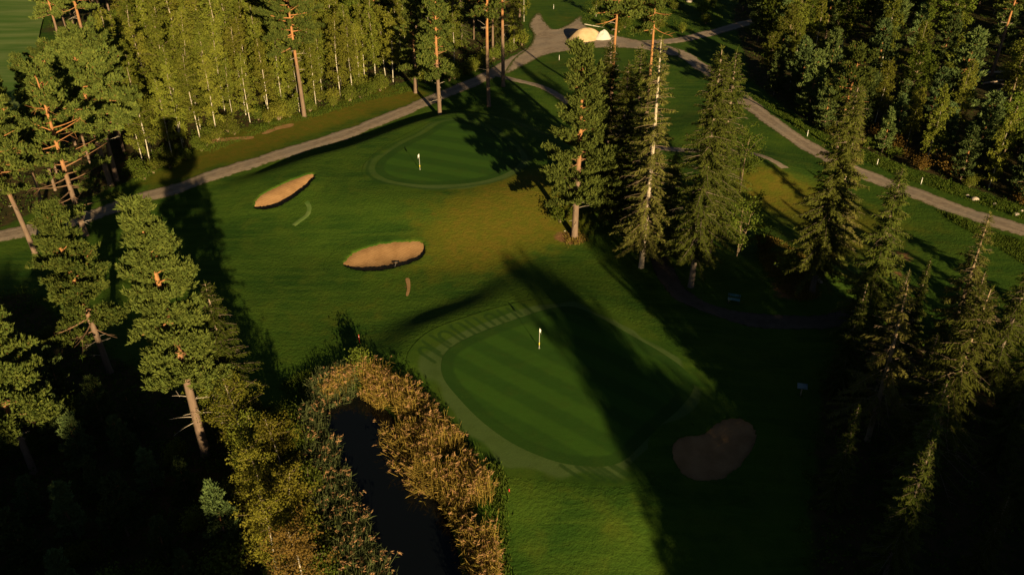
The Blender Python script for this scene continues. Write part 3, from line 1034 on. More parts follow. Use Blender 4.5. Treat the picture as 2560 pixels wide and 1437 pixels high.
def make_birch(seed, h, rad=2.0, cb=0.35, nb=34, leaf=None, bark=None, size=0.19, per=13, droop=0.5, r0=None, stems=1, lean=(0, 0)):
    r = np.random.default_rng(seed)
    r0 = r0 or h * 0.0075 + 0.02
    trunk, limbs, crown = MB(), MB(), MB()
    C, D, W, A = [], [], [], []
    for st in range(stems):
        ln = lean if stems == 1 else (r.normal(0, 0.13), r.normal(0, 0.13))
        hh = h * (1 if st == 0 else r.uniform(0.7, 1))
        path = trunk_path(hh, r, ln, 12, 0.3)
        tb = add_trunk(path, hh, r0 / math.sqrt(stems) * 1.2, 8, 1.3, 0.018)
        trunk.add(np.concatenate(tb.V), np.concatenate(tb.F), np.concatenate(tb.A))
        nbs = max(8, nb // stems)
        for i in range(nbs):
            t = (i + r.uniform()) / nbs
            z = hh * (cb + (1 - cb) * t * 0.97)
            az = i * 2.39996 + r.normal(0, 0.4)
            o = np.array((math.cos(az), math.sin(az), 0.0))
            L = rad * (0.3 + 0.8 * math.sin(min(1, 0.22 + t * 0.8) * math.pi) ** 0.8) * r.uniform(0.6, 1.2)
            el = math.radians(28 + 38 * t + r.normal(0, 8))
            p0 = on_trunk(path, z)
            p1 = p0 + o * L * 0.55 * math.cos(el) + (0, 0, L * 0.62 * math.sin(el))
            p2 = p0 + o * L + (0, 0, L * (math.sin(el) - droop * 0.55))
            limbs.tube(curve(p0, p1, p2, 5), np.linspace(max(0.014, r0 * 0.28 * L / rad), 0.006, 5), 4, z / h)
            nt = max(4, int(3 + 3.2 * L))
            f = r.uniform(0.25, 1.0, nt)[:, None]
            b = (1 - f) ** 2 * p0 + 2 * f * (1 - f) * p1 + f * f * p2 + r.normal(0, 0.18, (nt, 3))
            tw = unit(o * 0.5 + r.normal(0, 0.6, (nt, 3)) + (0, 0, -droop)) * r.uniform(0.35, 0.85, (nt, 1))
            g = r.uniform(0, 1, (nt, per, 1))
            c = (b[:, None, :] + tw[:, None, :] * g + r.normal(0, 0.12, (nt, per, 3))).reshape(-1, 3)
            n = len(c)
            d = unit(r.normal(0, 0.8, (n, 3)) + (0, 0, -0.25))
            sz = size * r.uniform(0.65, 1.3, (n, 1))
            C.append(c); D.append(d * sz); W.append(unit(np.cross(d, r.normal(size=(n, 3)))) * sz * 0.36)
            A.append(np.clip(np.repeat(r.beta(2, 2, nt), per) * 0.8 + r.uniform(0, 0.3, n), 0, 1))
    crown.diamonds(np.concatenate(C), np.concatenate(D), np.concatenate(W), np.concatenate(A))
    return [('trunk', trunk.mesh('birch_trunk', bark or B_BIRCH, True)), ('limbs', limbs.mesh('birch_limbs', B_TWIG, True)), ('crown', crown.mesh('birch_crown', leaf or L_BIRCH))]


def make_bush(seed, h, rad, leaf=None, n=2600, size=0.17, stems=9):
    r = np.random.default_rng(seed)
    st, cr = MB(), MB()
    C, D, W, A = [], [], [], []
    for k in range(stems):
        az = k * 2.4 + r.normal(0, 0.3)
        f = math.sqrt((k + 0.5) / stems)
        tip = np.array((math.cos(az) * rad * f * 0.85, math.sin(az) * rad * f * 0.85, h * (1 - 0.42 * f * f) * r.uniform(0.75, 1.0)))
        mid = tip * (0.35, 0.35, 0.55) + r.normal(0, 0.05, 3)
        st.tube(curve(np.array((0, 0, -0.1)) + r.normal(0, 0.06, 3) * (1, 1, 0), mid, tip, 6), np.linspace(0.03 + 0.008 * h, 0.008, 6), 4, 0.5)
        m = n // stems
        g = r.uniform(0.28, 1.05, m)[:, None] ** 0.7
        b = curve(np.zeros(3), mid, tip, 20)[np.clip((g[:, 0] * 19).astype(int), 0, 19)]
        c = b + r.normal(0, 1, (m, 3)) * np.array((rad * 0.22, rad * 0.22, h * 0.10)) * (0.5 + g * 0.6)
        c[:, 2] = np.abs(c[:, 2]) + 0.03
        d = unit(r.normal(0, 0.8, (m, 3)) + (0, 0, 0.15))
        sz = size * r.uniform(0.6, 1.35, (m, 1))
        C.append(c); D.append(d * sz); W.append(unit(np.cross(d, r.normal(size=(m, 3)))) * sz * 0.38)
        A.append(np.clip(r.beta(2, 2) * 0.7 + r.uniform(0, 0.4, m), 0, 1))
    cr.diamonds(np.concatenate(C), np.concatenate(D), np.concatenate(W), np.concatenate(A))
    return [('stems', st.mesh('bush_stems', B_TWIG, True)), ('crown', cr.mesh('bush_crown', leaf or L_BROAD))]


def plant(name, parts, xy, rz, s, label, cat, group=None, sink=0.05):
    z = H1(*xy) - sink
    e = empty(name, (xy[0], xy[1], z), rz, s)
    tag(e, label, cat, group)
    for n, me in parts:
        obj(n, me, e)
    return e


def hero(name, parts, px, py, label, cat, rz=0.0, s=1.0):
    p = at(px, py)
    return plant(name, parts, p[:2], rz, s, label, cat)


# ---- trees one can pick out, by where their trunks stand
hero('pine_tree', make_pine(11, 22.0, 0.32, 3.2, 66, 'cone', 1.55, 0.34, (-0.012, 0.0), 8, 0.05, 0.36), 515, 1135, 'tall sunlit pine standing beside the pond shrubs, bare orange lower trunk', 'pine', 0.3)
hero('pine_tree', make_pine(12, 16.5, 0.26, 3.5, 50, 'cone', 1.45, 0.27, (-0.03, 0.02), 4, 0.12, 0.36), 275, 930, 'broad layered pine with glowing orange limbs, second from the frame edge', 'pine', 1.2)
hero('pine_tree', make_pine(13, 14.2, 0.30, 2.6, 44, 'dome', 1.4, 0.24, (0.02, 0), 4, 0.05, 0.36), 85, 1180, 'pine cut off by the frame edge above the dark thicket', 'pine', 2.2)
hero('pine_tree', make_pine(14, 19.5, 0.18, 4.2, 52, 'flat', 0.9, 0.30, (-0.02, 0.0), 14, 0.75), 215, 588, 'pine with a long bare fan of orange branches down its trunk', 'pine', 0.5)
hero('pine_tree', make_pine(15, 18.0, 0.42, 4.4, 52, 'flat', 1.25, 0.33, (-0.02, 0.0), 4, 0.05), 277, 462, 'forked looking pine, thicker leaning trunk of the twin pair by the road', 'pine', 0.1)
hero('pine_tree', make_pine(16, 18.6, 0.42, 4.2, 52, 'dome', 1.25, 0.30, (0.01, 0.0), 4, 0.05), 293, 452, 'flat-topped pine, straighter trunk of the twin pair by the road', 'pine', 2.6)
hero('pine_tree', make_pine(17, 22.0, 0.52, 3.8, 40, 'dome', 1.1, 0.30, (-0.02, 0.0), 16, 0.1), 238, 190, 'pine with many bare side twigs on its pale trunk, above the twin pair', 'pine', 0.9)
hero('pine_tree', make_pine(18, 19.0, 0.45, 3.6, 40, 'dome', 1.0, 0.26, (-0.06, 0.0), 6), 88, 634, 'dark leaning pine trunk standing on the near side of the road', 'pine', 0.9)
hero('pine_tree', make_pine(19, 20.5, 0.52, 3.9, 44, 'dome', 1.15, 0.30, (0.0, 0.0), 9, 0.05), 761, 292, 'lone pine with bare straight trunk in front of the birch wood', 'pine', 1.9)
hero('pine_tree', make_pine(20, 19.5, 0.34, 3.2, 46, 'cone', 1.1, 0.29, (0.0, 0.0), 6, 0.15), 1100, 292, 'narrow pine with orange trunk at the back edge of the far green', 'pine', 4.0)
hero('pine_tree', make_pine(21, 23.5, 0.62, 3.6, 36, 'dome', 1.0, 0.31, (-0.012, 0.0), 12, 0.1), 1222, 266, 'tall bare pine trunk with a slight bend behind the far green', 'pine', 5.0)
hero('pine_tree', make_pine(22, 23.5, 0.66, 3.4, 34, 'dome', 1.0, 0.31, (0.0, 0.0), 6, 0.0), 1258, 216, 'straight smooth orange pine trunk at the road fork', 'pine', 0.6)
hero('pine_tree', make_pine(23, 17.5, 0.16, 3.3, 50, 'cone', 1.1, 0.34, (-0.008, 0.0), 3, 0.0), 1040, 232, 'thick-trunked pine branching low on the far side of the road', 'pine', 2.0)
hero('pine_tree', make_pine(24, 21.5, 0.20, 4.5, 64, 'cone', 1.35, 0.36, (0.010, 0.0), 7, 0.05), 1436, 592, 'tall pine with a clean grey-brown trunk at the tip of the spruce group', 'pine', 1.1)
hero('pine_tree', make_pine(25, 25.0, 0.74, 3.2, 30, 'dome', 1.0, 0.30, (0.0, 0.0), 10, 0.1), 1520, 400, 'very tall pine whose orange trunk rises out behind the spruces', 'pine', 1.7)
hero('spruce_tree', make_spruce(31, 19.0, 3.4, 0.14, 0.1, None, None, None, (0, 0), 0.40, 0.58, 0.65), 1540, 560, 'shadowed dark green spruce close behind the trunk of the tall pine', 'spruce', 0.2)
hero('spruce_tree', make_spruce(33, 19.0, 3.2, 0.14, 0.15, None, None, None, (0, 0), 0.40, 0.58, 0.65), 1575, 500, 'spruce squeezed between the dark spruce and the pale half-bare one', 'spruce', 1.6)
hero('spruce_tree', make_spruce(32, 24.5, 3.0, 0.12, 0.45, L_OLDSPRUCE, B_PALE, 0.27, (0.0, 0.0), 0.46, 0.58, 0.6), 1603, 668, 'half-bare spruce with pale trunk and grey twigs showing all the way up', 'spruce', 0.8)
hero('pine_tree', make_pine(26, 22.5, 0.70, 3.0, 30, 'dome', 1.0, 0.27, (0.018, 0.0), 8, 0.1), 1612, 350, 'slender pine crossing behind the half-bare spruce', 'pine', 3.0)
hero('spruce_tree', make_spruce(34, 24.5, 3.2, 0.18, 0.10, L_SPRUCE, None, 0.30, (0, 0), 0.40, 0.60, 0.6), 1727, 716, 'large full spruce with brownish tip beside the cart path', 'spruce', 0.4)
hero('spruce_tree', make_spruce(35, 22.8, 3.4, 0.16, 0.12, L_SPRUCE, None, None, (0, 0), 0.40, 0.58, 0.65), 1768, 652, 'slimmer spruce grown into the side of the large full one', 'spruce', 1.4)
hero('spruce_tree', make_spruce(47, 20.0, 3.0, 0.14, 0.05, power=0.65), 1503, 515, 'dark spruce right behind the crown of the tall grey-brown pine', 'spruce', 4.0)
hero('spruce_tree', make_spruce(45, 16.0, 3.0, 0.10, 0.05, power=0.65), 1578, 595, 'shadowed spruce filling the gap between tall pine and half-bare spruce', 'spruce', 2.0)
hero('spruce_tree', make_spruce(46, 12.0, 2.6, 0.08, 0.05, power=0.65), 1664, 640, 'short dark spruce in the gap before the large full spruce', 'spruce', 2.9)
hero('broadleaf_tree', make_birch(36, 9.0, 2.4, 0.30, 30, L_BROAD, B_TWIG, 0.2, 13, 0.2, None, 2), 1850, 480, 'light green broadleaf peeping out behind the full spruce', 'tree')
hero('broadleaf_tree', make_birch(37, 7.2, 2.5, 0.22, 32, L_BROAD, B_TWIG, 0.2, 14, 0.25, None, 2), 1842, 640, 'dark round broadleaf in shade between spruce group and dry slope', 'tree')
hero('spruce_tree', make_spruce(38, 21.5, 3.4, 0.14, 0.05, None, None, None, (0, 0), 0.40, 0.60, 0.65), 2030, 727, 'dark broad spruce with a pale bare foot on the sunlit slope', 'spruce', 0.3)
hero('spruce_tree', make_spruce(39, 19.0, 2.7, 0.24, 0.45, L_OLDSPRUCE, B_PALE), 2050, 704, 'thin pale-stemmed spruce pressed against the dark broad one', 'spruce', 2.3)
hero('spruce_tree', make_spruce(40, 17.0, 3.0, 0.06, 0.05, None, None, None, (0, 0), 0.40, 0.60, 0.7), 2148, 835, 'dark conical spruce beside the earthy strip', 'spruce', 0.7)
hero('spruce_tree', make_spruce(41, 13.5, 2.6, 0.10, 0.5, L_OLDSPRUCE, B_TWIG), 2368, 862, 'ragged little spruce with a bright bare stem in the meadow', 'spruce', 0.7)
hero('spruce_tree', make_spruce(42, 14.5, 3.8, 0.24, 0.60, L_OLDSPRUCE, B_TWIG, 0.2, (0.02, 0), 0.55, 0.62), 2168, 1100, 'rust-tipped spruce spreading long pale arms out of the shade', 'spruce', 2.0)
hero('spruce_tree', make_spruce(43, 17.2, 3.4, 0.16, 0.35, L_SPRUCE, B_TWIG, 0.2, (0, 0), 0.42, 0.58, 0.7), 2302, 1205, 'yellow-green spruce lit from top to middle in the dark corner wood', 'spruce', 1.0)
hero('pine_tree', make_pine(27, 13.5, 0.5, 2.6, 30, 'dome', 1.0, 0.2, (0, 0), 5, 0.1), 2092, 372, 'small pine with glowing orange top stem behind the dark broad spruce', 'pine', 0.4)
hero('pine_tree', make_pine(28, 18.0, 0.60, 2.6, 28, 'dome', 0.9, 0.25, (0.02, 0), 9, 0.2), 2478, 190, 'bare pale pine trunk leaning above the felled timber', 'pine', 0.4)
hero('spruce_tree', make_spruce(44, 14.0, 3.0, 0.06, 0.1, power=0.7), 598, 1072, 'short dark spruce tucked behind the tall sunlit pine', 'spruce', 0.4)
hero('bush', make_bush(51, 3.0, 1.15, L_BROAD, 1500, 0.18), 902, 935, 'bright leafy bush at the head of the pond', 'bush')
hero('bush', make_bush(52, 2.6, 1.6, L_BROAD, 1500, 0.17), 1965, 690, 'fresh green bush on the dry slope below the pale trunks', 'bush')
hero('bush', make_bush(53, 2.0, 1.5, L_RUST, 1400, 0.15), 1905, 625, 'reddish brush at the top of the dry slope', 'bush')
hero('bush', make_bush(54, 2.4, 1.5, L_BROAD, 1200, 0.18), 1400, 555, 'low leafy sapling beside the foot of the tall grey-brown pine', 'bush')
hero('bush', make_bush(55, 2.6, 1.3, L_BROAD, 1200, 0.18), 1465, 520, 'leafy sapling behind the tall grey-brown pine trunk', 'bush')

# ---- thicket on the pond's left bank
bank = [(612, 1135, 8.0, 1.9, L_YELLOW, 'tallest yellow-green birch of the pond bank thicket'), (560, 1080, 7.0, 1.6, L_BIRCH, 'olive birch right beside the tall sunlit pine'),
        (705, 1200, 6.2, 1.5, L_YELLOW, 'slim golden birch in the middle of the pond bank thicket'), (655, 1275, 6.0, 1.7, L_YELLOW, 'golden birch bordering the black hollow in the thicket'),
        (745, 1335, 6.0, 1.6, L_YELLOW, 'bushy yellow birch below the slim golden one'), (690, 1420, 6.5, 1.7, L_YELLOW, 'mustard coloured birch low on the pond bank'),
        (760, 1480, 5.6, 1.7, L_RUST, 'rust-brown birch at the lower frame edge'), (640, 1180, 5.5, 1.4, L_BIRCH, 'small olive birch between two golden ones')]
for k, (px, py, h, rd, lf, lab) in enumerate(bank):
    hero('birch_tree', make_birch(60 + k, h, rd, 0.12, 36, lf, None, 0.14, 22, 0.35, 0.055), px, py, lab, 'birch', k * 1.3)
willow = [(735, 1150, 3.6, 1.6, 'leafy green willow bush where the pond begins to narrow'), (775, 1255, 3.4, 1.5, 'dark green willow bush halfway down the pond bank'),
          (780, 1390, 3.6, 1.7, 'broad green willow bush near the lower end of the bank'), (715, 1085, 3.0, 1.4, 'small willow bush at the upper end of the bank'),
          (815, 1480, 3.2, 1.6, 'green willow bush cut by the lower frame edge')]
for k, (px, py, h, rd, lab) in enumerate(willow):
    hero('bush', make_bush(75 + k, h, rd, L_BROAD, 3400, 0.15), px, py, lab, 'bush', k * 1.1)

# ---- shared tree shapes for the woods
PINES = [make_pine(101 + k, 17.0, (0.34, 0.42, 0.5)[k], (3.0, 3.2, 2.8)[k], 40, ('cone', 'dome', 'flat')[k], 1.0, 0.22, (0, 0), 5, 0.08, 0.46, solo=False) for k in range(3)]
YOUNGS = [make_pine(111 + k, 8.5, 0.12, (1.9, 1.7, 2.1)[k], 38, 'cone', 0.9, 0.11, (0, 0), 0, 0.0, 0.42, L_YOUNG) for k in range(3)]
SPRUCES = [make_spruce(121 + k, 16.0, (2.2, 2.5, 2.0)[k], 0.08, (0.05, 0.2, 0.0)[k]) for k in range(3)]
BIRCHES = [make_birch(131 + k, 14.0, (1.7, 1.5, 1.9, 1.6, 1.8)[k], (0.16, 0.24, 0.2, 0.30, 0.14)[k], 38, None, None, 0.24, 19, 0.5, 0.062, 1, (0.02 * math.sin(k * 2), 0.02 * math.cos(k * 3))) for k in range(5)]
BROADS = [make_birch(141 + k, 11.0, (2.5, 2.2, 2.7)[k], 0.2, 40, L_BROAD, B_TWIG, 0.26, 18, 0.15, 0.10) for k in range(3)]
BUSHES = [make_bush(151 + k, 2.4, (1.5, 1.8, 1.3, 1.6)[k], (L_BROAD, L_BROAD, L_BIRCH, L_RUST)[k], 1500, 0.19) for k in range(4)]

R = np.random.default_rng(99)
placed = [np.array((o.location.x, o.location.y)) for o in scene.objects if o.type == 'EMPTY']
ROADS = [(road_main, 3.0), (road_right, 3.2), (road_spur, 3.0), (path_small, 1.8)]


def spots(poly, gap, count, edge=0.0, fn=None):
    """Random points inside a world polygon, at least gap apart from each other and from earlier trees."""
    lo, hi = poly.min(0), poly.max(0)
    out = []
    tries = R.uniform(lo, hi, (count * 14, 2))
    tries = tries[sdf(poly, tries) < -edge]
    for ln, w in ROADS:
        if len(tries):
            tries = tries[seg_dist(ln, tries, False) > w]
    if len(tries):
        tries = tries[sdf(yard, tries) > 1.5]
    if fn is not None and len(tries):
        tries = tries[fn(tries)]
    global placed
    P = list(placed)
    for p in tries:
        q = np.array(P)
        if len(P) and ((q - p) ** 2).sum(1).min() < gap * gap:
            continue
        P.append(p); out.append(p)
        if len(out) >= count:
            break
    placed = P
    return out


ONES = 'first second third fourth fifth sixth seventh eighth ninth tenth eleventh twelfth thirteenth fourteenth fifteenth sixteenth seventeenth eighteenth nineteenth'.split()
TENS = {2: ('twentieth', 'twenty'), 3: ('thirtieth', 'thirty'), 4: ('fortieth', 'forty'), 5: ('fiftieth', 'fifty'), 6: ('sixtieth', 'sixty'), 7: ('seventieth', 'seventy')}


def nth(k):
    k += 1
    if k < 20:
        return ONES[k - 1]
    t, u = divmod(k, 10)
    return TENS[t][0] if u == 0 else TENS[t][1] + '-' + ONES[u - 1]


def grow(name, kinds, pts, smin, smax, label, cat, group, flat=0.12, order=None):
    if order is not None:
        pts = sorted(pts, key=order)
    base_label = label
    for k, p in enumerate(pts):
        if order is not None:
            label = base_label.replace('NTH', nth(k))
        s = R.uniform(smin, smax)
        plant(name, kinds[R.integers(len(kinds))], p, R.uniform(0, 6.28), (s * R.uniform(1 - flat, 1 + flat), s * R.uniform(1 - flat, 1 + flat), s), label, cat, group)


BYX = lambda p: p[0]


def sub(px_poly):
    return poly_at(px_poly)


# wood beyond the gravel road: pines at its outer corner, birches in the middle, conifers and dark gaps further along
corner = sub([(-80, 560), (-80, 430), (60, 400), (150, 330), (230, 250), (330, 250), (330, 395), (215, 415), (150, 470), (110, 515), (0, 540)])
grow('pine_tree', PINES, spots(corner, 3.8, 18), 0.52, 0.78, 'NTH pine of the wood corner around the twin pair, counted from the frame edge', 'pine', 'pines in the wood corner by the road', order=BYX)
edge_b = sub([(335, 452), (420, 410), (500, 365), (560, 332), (640, 310), (760, 280), (900, 240), (990, 212), (985, 170), (860, 200), (700, 255), (560, 285), (440, 345), (330, 405)])
grow('birch_tree', BIRCHES, spots(edge_b, 2.3, 46), 0.72, 1.0, 'NTH front-row birch along the verge, counted from the twin pines', 'birch', 'front row birches', order=BYX)
mid_b = sub([(300, 400), (330, 240), (330, 40), (420, -60), (640, -60), (700, 20), (870, 40), (930, 150), (860, 200), (700, 255), (560, 285), (440, 345)])
grow('young_pine', YOUNGS, spots(mid_b, 6.0, 16), 0.9, 1.5, 'young pine scattered among the birches of the sunlit wood', 'pine', 'young pines inside the birch wood')
grow('broadleaf_tree', BROADS, spots(mid_b, 6.0, 16), 0.8, 1.15, 'greener round broadleaf scattered among the birches of the sunlit wood', 'tree', 'broadleaves inside the birch wood')
grow('birch_tree', BIRCHES, spots(mid_b, 3.1, 165), 0.72, 1.28, 'slender yellow-green birch deep in the sunlit birch wood', 'birch', 'birches inside the wood')
conif = sub([(660, 40), (700, -70), (1330, -70), (1318, 60), (1322, 110), (1225, 160), (1120, 195), (1045, 200), (990, 212), (930, 160), (860, 120)])
grow('spruce_tree', SPRUCES, spots(conif, 4.4, 26), 0.7, 1.05, 'NTH dark spruce of the mixed wood behind the far green, counted towards the yard', 'spruce', 'spruces of the mixed wood beyond the road', order=BYX)
grow('pine_tree', PINES, spots(conif, 4.2, 22), 0.75, 1.05, 'NTH pine of the mixed wood behind the far green, counted towards the yard', 'pine', 'pines of the mixed wood beyond the road', order=BYX)
grow('birch_tree', BIRCHES, spots(conif, 3.4, 26), 0.6, 0.95, 'NTH birch scattered in the mixed wood behind the far green, counted towards the yard', 'birch', 'birches of the mixed wood beyond the road', order=BYX)
back_l = sub([(150, 160), (140, -60), (420, -70), (330, 60), (300, 200), (200, 120)])
grow('pine_tree', PINES, spots(back_l, 4.8, 18), 0.8, 1.1, 'NTH pine along the bright distant fairway, counted from its edge', 'pine', 'pines by the distant fairway', order=BYX)

# mixed wood beyond the forest road
front_r = sub([(1905, 222), (1960, 268), (2040, 322), (2120, 358), (2200, 388), (2300, 426), (2420, 466), (2560, 515), (2760, 560), (2760, 430), (2560, 400), (2400, 350), (2200, 290), (2050, 240), (1930, 170)])
grow('young_pine', YOUNGS, spots(front_r, 3.4, 26), 0.7, 1.15, 'NTH young pine on the forest road edge, counted from the yard', 'pine', 'young pines along the forest road', order=BYX)
grow('birch_tree', BIRCHES, spots(front_r, 3.4, 14), 0.65, 0.95, 'NTH birch on the forest road edge, counted from the yard', 'birch', 'birches along the forest road', order=BYX)
grow('broadleaf_tree', BROADS, spots(front_r, 3.6, 10), 0.55, 0.9, 'NTH bushy broadleaf on the forest road edge, counted from the yard', 'tree', 'broadleaves along the forest road', order=BYX)
clearing = sub([(2380, 160), (2480, 150), (2640, 160), (2640, 250), (2520, 250), (2400, 225)])
deep_r = sub([(1860, 130), (1830, 40), (1860, -70), (2500, -90), (3000, -60), (2900, 380), (2560, 400), (2400, 350), (2200, 290), (2050, 240), (1930, 170)])
away = lambda X: sdf(clearing, X) > 0.5
grow('young_pine', YOUNGS, spots(deep_r, 3.1, 84, 0, away), 0.9, 1.5, 'grey-green young pine inside the dark mixed wood', 'pine', 'young pines inside the mixed wood')
grow('broadleaf_tree', BROADS, spots(deep_r, 3.4, 62, 0, away), 0.75, 1.15, 'round-crowned broadleaf inside the dark mixed wood', 'tree', 'broadleaves inside the mixed wood')
grow('birch_tree', BIRCHES, spots(deep_r, 3.1, 52, 0, away), 0.65, 1.0, 'thin birch inside the dark mixed wood', 'birch', 'birches inside the mixed wood')
grow('spruce_tree', SPRUCES, spots(deep_r, 4.0, 26, 0, away), 0.55, 0.95, 'narrow spruce inside the dark mixed wood', 'spruce', 'spruces inside the mixed wood')

# trees round the yard
for px, py, s, kinds, lab in ((1490, 42, 0.62, BIRCHES, 'light green birch close behind the sand heap'), (1560, 35, 0.7, BIRCHES, 'twin-stemmed birch behind the orange pine trunk'), (1610, 60, 0.55, BROADS, 'leafy tree between the yard and the side road'),
                              (1545, 15, 0.7, BROADS, 'roundish tree at the top of the yard'), (1310, 55, 0.8, BIRCHES, 'hanging birch at the corner of the gravel yard'), (1650, 20, 0.6, BROADS, 'bushy tree above the side road')):
    p = at(px, py)
    plant('birch_tree' if kinds is BIRCHES else 'broadleaf_tree', kinds[int(px) % len(kinds)], p[:2], px * 0.1, s, lab, 'birch' if kinds is BIRCHES else 'tree')

# corner wood at the lower right, seen from above and mostly in shade
cw = sub([(2110, 900), (2230, 830), (2300, 960), (2480, 900), (2620, 760), (2760, 900), (2800, 1500), (2250, 1500), (2060, 1240), (2070, 1000)])
grow('spruce_tree', SPRUCES, spots(cw, 4.4, 22), 0.5, 0.85, 'NTH dark spruce of the corner wood, counted outward from the shaded bunker', 'spruce', 'spruces of the shaded corner wood', order=BYX)
for px, py, s, lab in ((2470, 960, 0.85, 'dark spruce whose top reaches over the meadow edge'), (2545, 850, 0.9, 'dark spruce half outside the frame beside the meadow'), (2255, 880, 0.62, 'small dark spruce at the foot of the earthy strip')):
    hero('spruce_tree', SPRUCES[int(px) % 3], px, py, lab, 'spruce', px, s)

# lower left thicket in the shade
lt = sub([(-250, 1000), (60, 960), (180, 1000), (470, 1150), (560, 1180), (640, 1300), (660, 1520), (-250, 1560)])
grow('young_pine', YOUNGS, spots(lt, 3.0, 34), 0.35, 0.75, 'young pine in the black shade of the lower thicket', 'pine', 'young pines of the shaded thicket')
grow('birch_tree', BIRCHES, spots(lt, 3.0, 16), 0.28, 0.5, 'small birch in the black shade of the lower thicket', 'birch', 'birches of the shaded thicket')
grow('bush', BUSHES[:3], spots(lt, 2.2, 30), 0.6, 1.2, 'bush in the black shade of the lower thicket', 'bush', 'bushes of the shaded thicket')

# bushes along the wood edges
eb = sub([(330, 462), (430, 425), (500, 385), (565, 345), (650, 322), (770, 290), (900, 255), (985, 225), (975, 208), (880, 232), (760, 268), (640, 300), (545, 325), (420, 400), (330, 440)])
grow('bush', BUSHES[:3], spots(eb, 1.3, 70), 0.6, 1.15, 'NTH green shrub at the foot of the birch wood, counted from the twin pines', 'bush', 'shrubs at the foot of the birch wood', order=BYX)
er = sub([(1050, 222), (1130, 205), (1220, 168), (1300, 128), (1330, 110), (1318, 90), (1280, 120), (1200, 155), (1110, 190), (1045, 205)])
grow('bush', BUSHES[:3], spots(er, 1.4, 26), 0.7, 1.2, 'NTH shrub on the wood side of the road fork, counted towards the yard', 'bush', 'shrubs by the road fork', order=BYX)
grow('spruce_tree', SPRUCES, spots(front_r, 3.2, 5), 0.8, 1.1, 'NTH dark spruce on the forest road edge, counted from the yard', 'spruce', 'spruces along the forest road', order=BYX)
fr = sub([(1960, 262), (2040, 318), (2120, 354), (2200, 384), (2300, 424), (2420, 464), (2560, 512), (2760, 560), (2760, 520), (2560, 480), (2420, 430), (2300, 395), (2200, 350), (2050, 280)])
grow('bush', BUSHES, spots(fr, 1.7, 44), 0.6, 1.2, 'NTH shrub in the ditch along the forest road, counted from the yard', 'bush', 'shrubs along the forest road', order=BYX)
ya = sub([(1440, 50), (1470, 60), (1580, 92), (1680, 90), (1800, 62), (1840, 20), (1800, -30), (1500, -40)])
grow('bush', BUSHES[:3], spots(ya, 2.0, 34), 0.6, 1.3, 'NTH shrub on the overgrown ground above the yard, counted from the sand heap', 'bush', 'shrubs above the yard', order=BYX)

# trees outside the frame, behind and beside the camera: they throw the long shadows that cross the picture
cot = 1 / math.tan(SUN_EL)


def shade_tree(tip, h, kinds, base_h, label, name, cat, group, wide=1.0):
    """A tree of height h whose shadow ends at ground point tip."""
    p = np.asarray(tip) - SH * h * cot
    f = h / base_h
    plant(name, kinds[int(abs(p[0] * 7)) % len(kinds)], p, abs(p[1]), (f * wide, f * wide, f), label, cat, group)


def shade_at(n, y, h, kinds, base_h, wide=1.5):
    """The same, the tip given by its distance n across the light and its y."""
    shade_tree(((n - 0.3502 * y) / 0.9367, y), h, kinds, base_h, 'tree outside the picture casting a long shadow across the course', 'shade_tree', 'tree', 'trees outside the picture beside the course', wide)


shade_at(28.6, 77.5, 25.0, BROADS[:1], 11.0, 0.75)
shade_at(29.0, 72.5, 23.0, BROADS[1:2], 11.0, 0.8)
shade_at(28.2, 68.0, 21.5, BROADS[2:], 11.0, 0.8)
for n, y, h in ((28.6, 73, 22.5), (29.9, 70, 22), (27.0, 64, 20.5), (28.4, 66, 20), (29.4, 63, 19)):
    shade_at(n, y, h, SPRUCES[2:], 16.0, 2.3)
for n, y, h in ((25.4, 55, 18.5), (24.0, 47, 16), (23.0, 41, 14), (26.6, 50, 17)):
    shade_at(n, y, h, SPRUCES[2:], 16.0, 1.9)
for k, n in enumerate(np.arange(28.6, 37.0, 1.1)):
    shade_at(n, 58 + 0.4 * k, 18.5 + (k % 2), SPRUCES[::2], 16.0, 2.0)
    shade_at(n + 0.5, 55 + 0.5 * k, 15.5, SPRUCES[::2], 16.0, 2.0)
for k, n in enumerate(np.arange(38.0, 53.6, 1.2)):
    lit = 43.8 < n < 45.8
    h = 19.5 if lit else 23.5 + math.sin(k * 1.7)
    shade_at(n, 4 + h / math.tan(SUN_EL) * 0.9367 + 3 * math.sin(k * 2.4), h, SPRUCES[::2], 16.0, 1.7)
    shade_at(n + 0.6, 66 + 4 * math.sin(k * 1.9), 16.5, SPRUCES[::2], 16.0, 1.7)
for k, n in enumerate(np.arange(54.8, 74.0, 1.5)):
    shade_at(n, 69 + 3 * math.sin(k * 2.1), 19.0, SPRUCES, 16.0, 1.6)
for k, n in enumerate(np.arange(-42.0, -4.2, 1.25)):
    tip = 54.0 if n > -8.2 else (72.0 if n > -14.5 else (61.0 if n > -19.5 else 76.0))
    tip += 2.0 * math.sin(k * 2.3)
    for back_y in (-6.0, 2.0):
        shade_tree(((n + (0.6 if back_y > 0 else 0) - 0.3502 * tip) / 0.9367, tip), (tip - back_y) / (0.9367 * cot), SPRUCES[::2], 16.0, 'tree outside the picture shading the thicket', 'shade_tree', 'tree', 'trees outside the picture', 2.0)


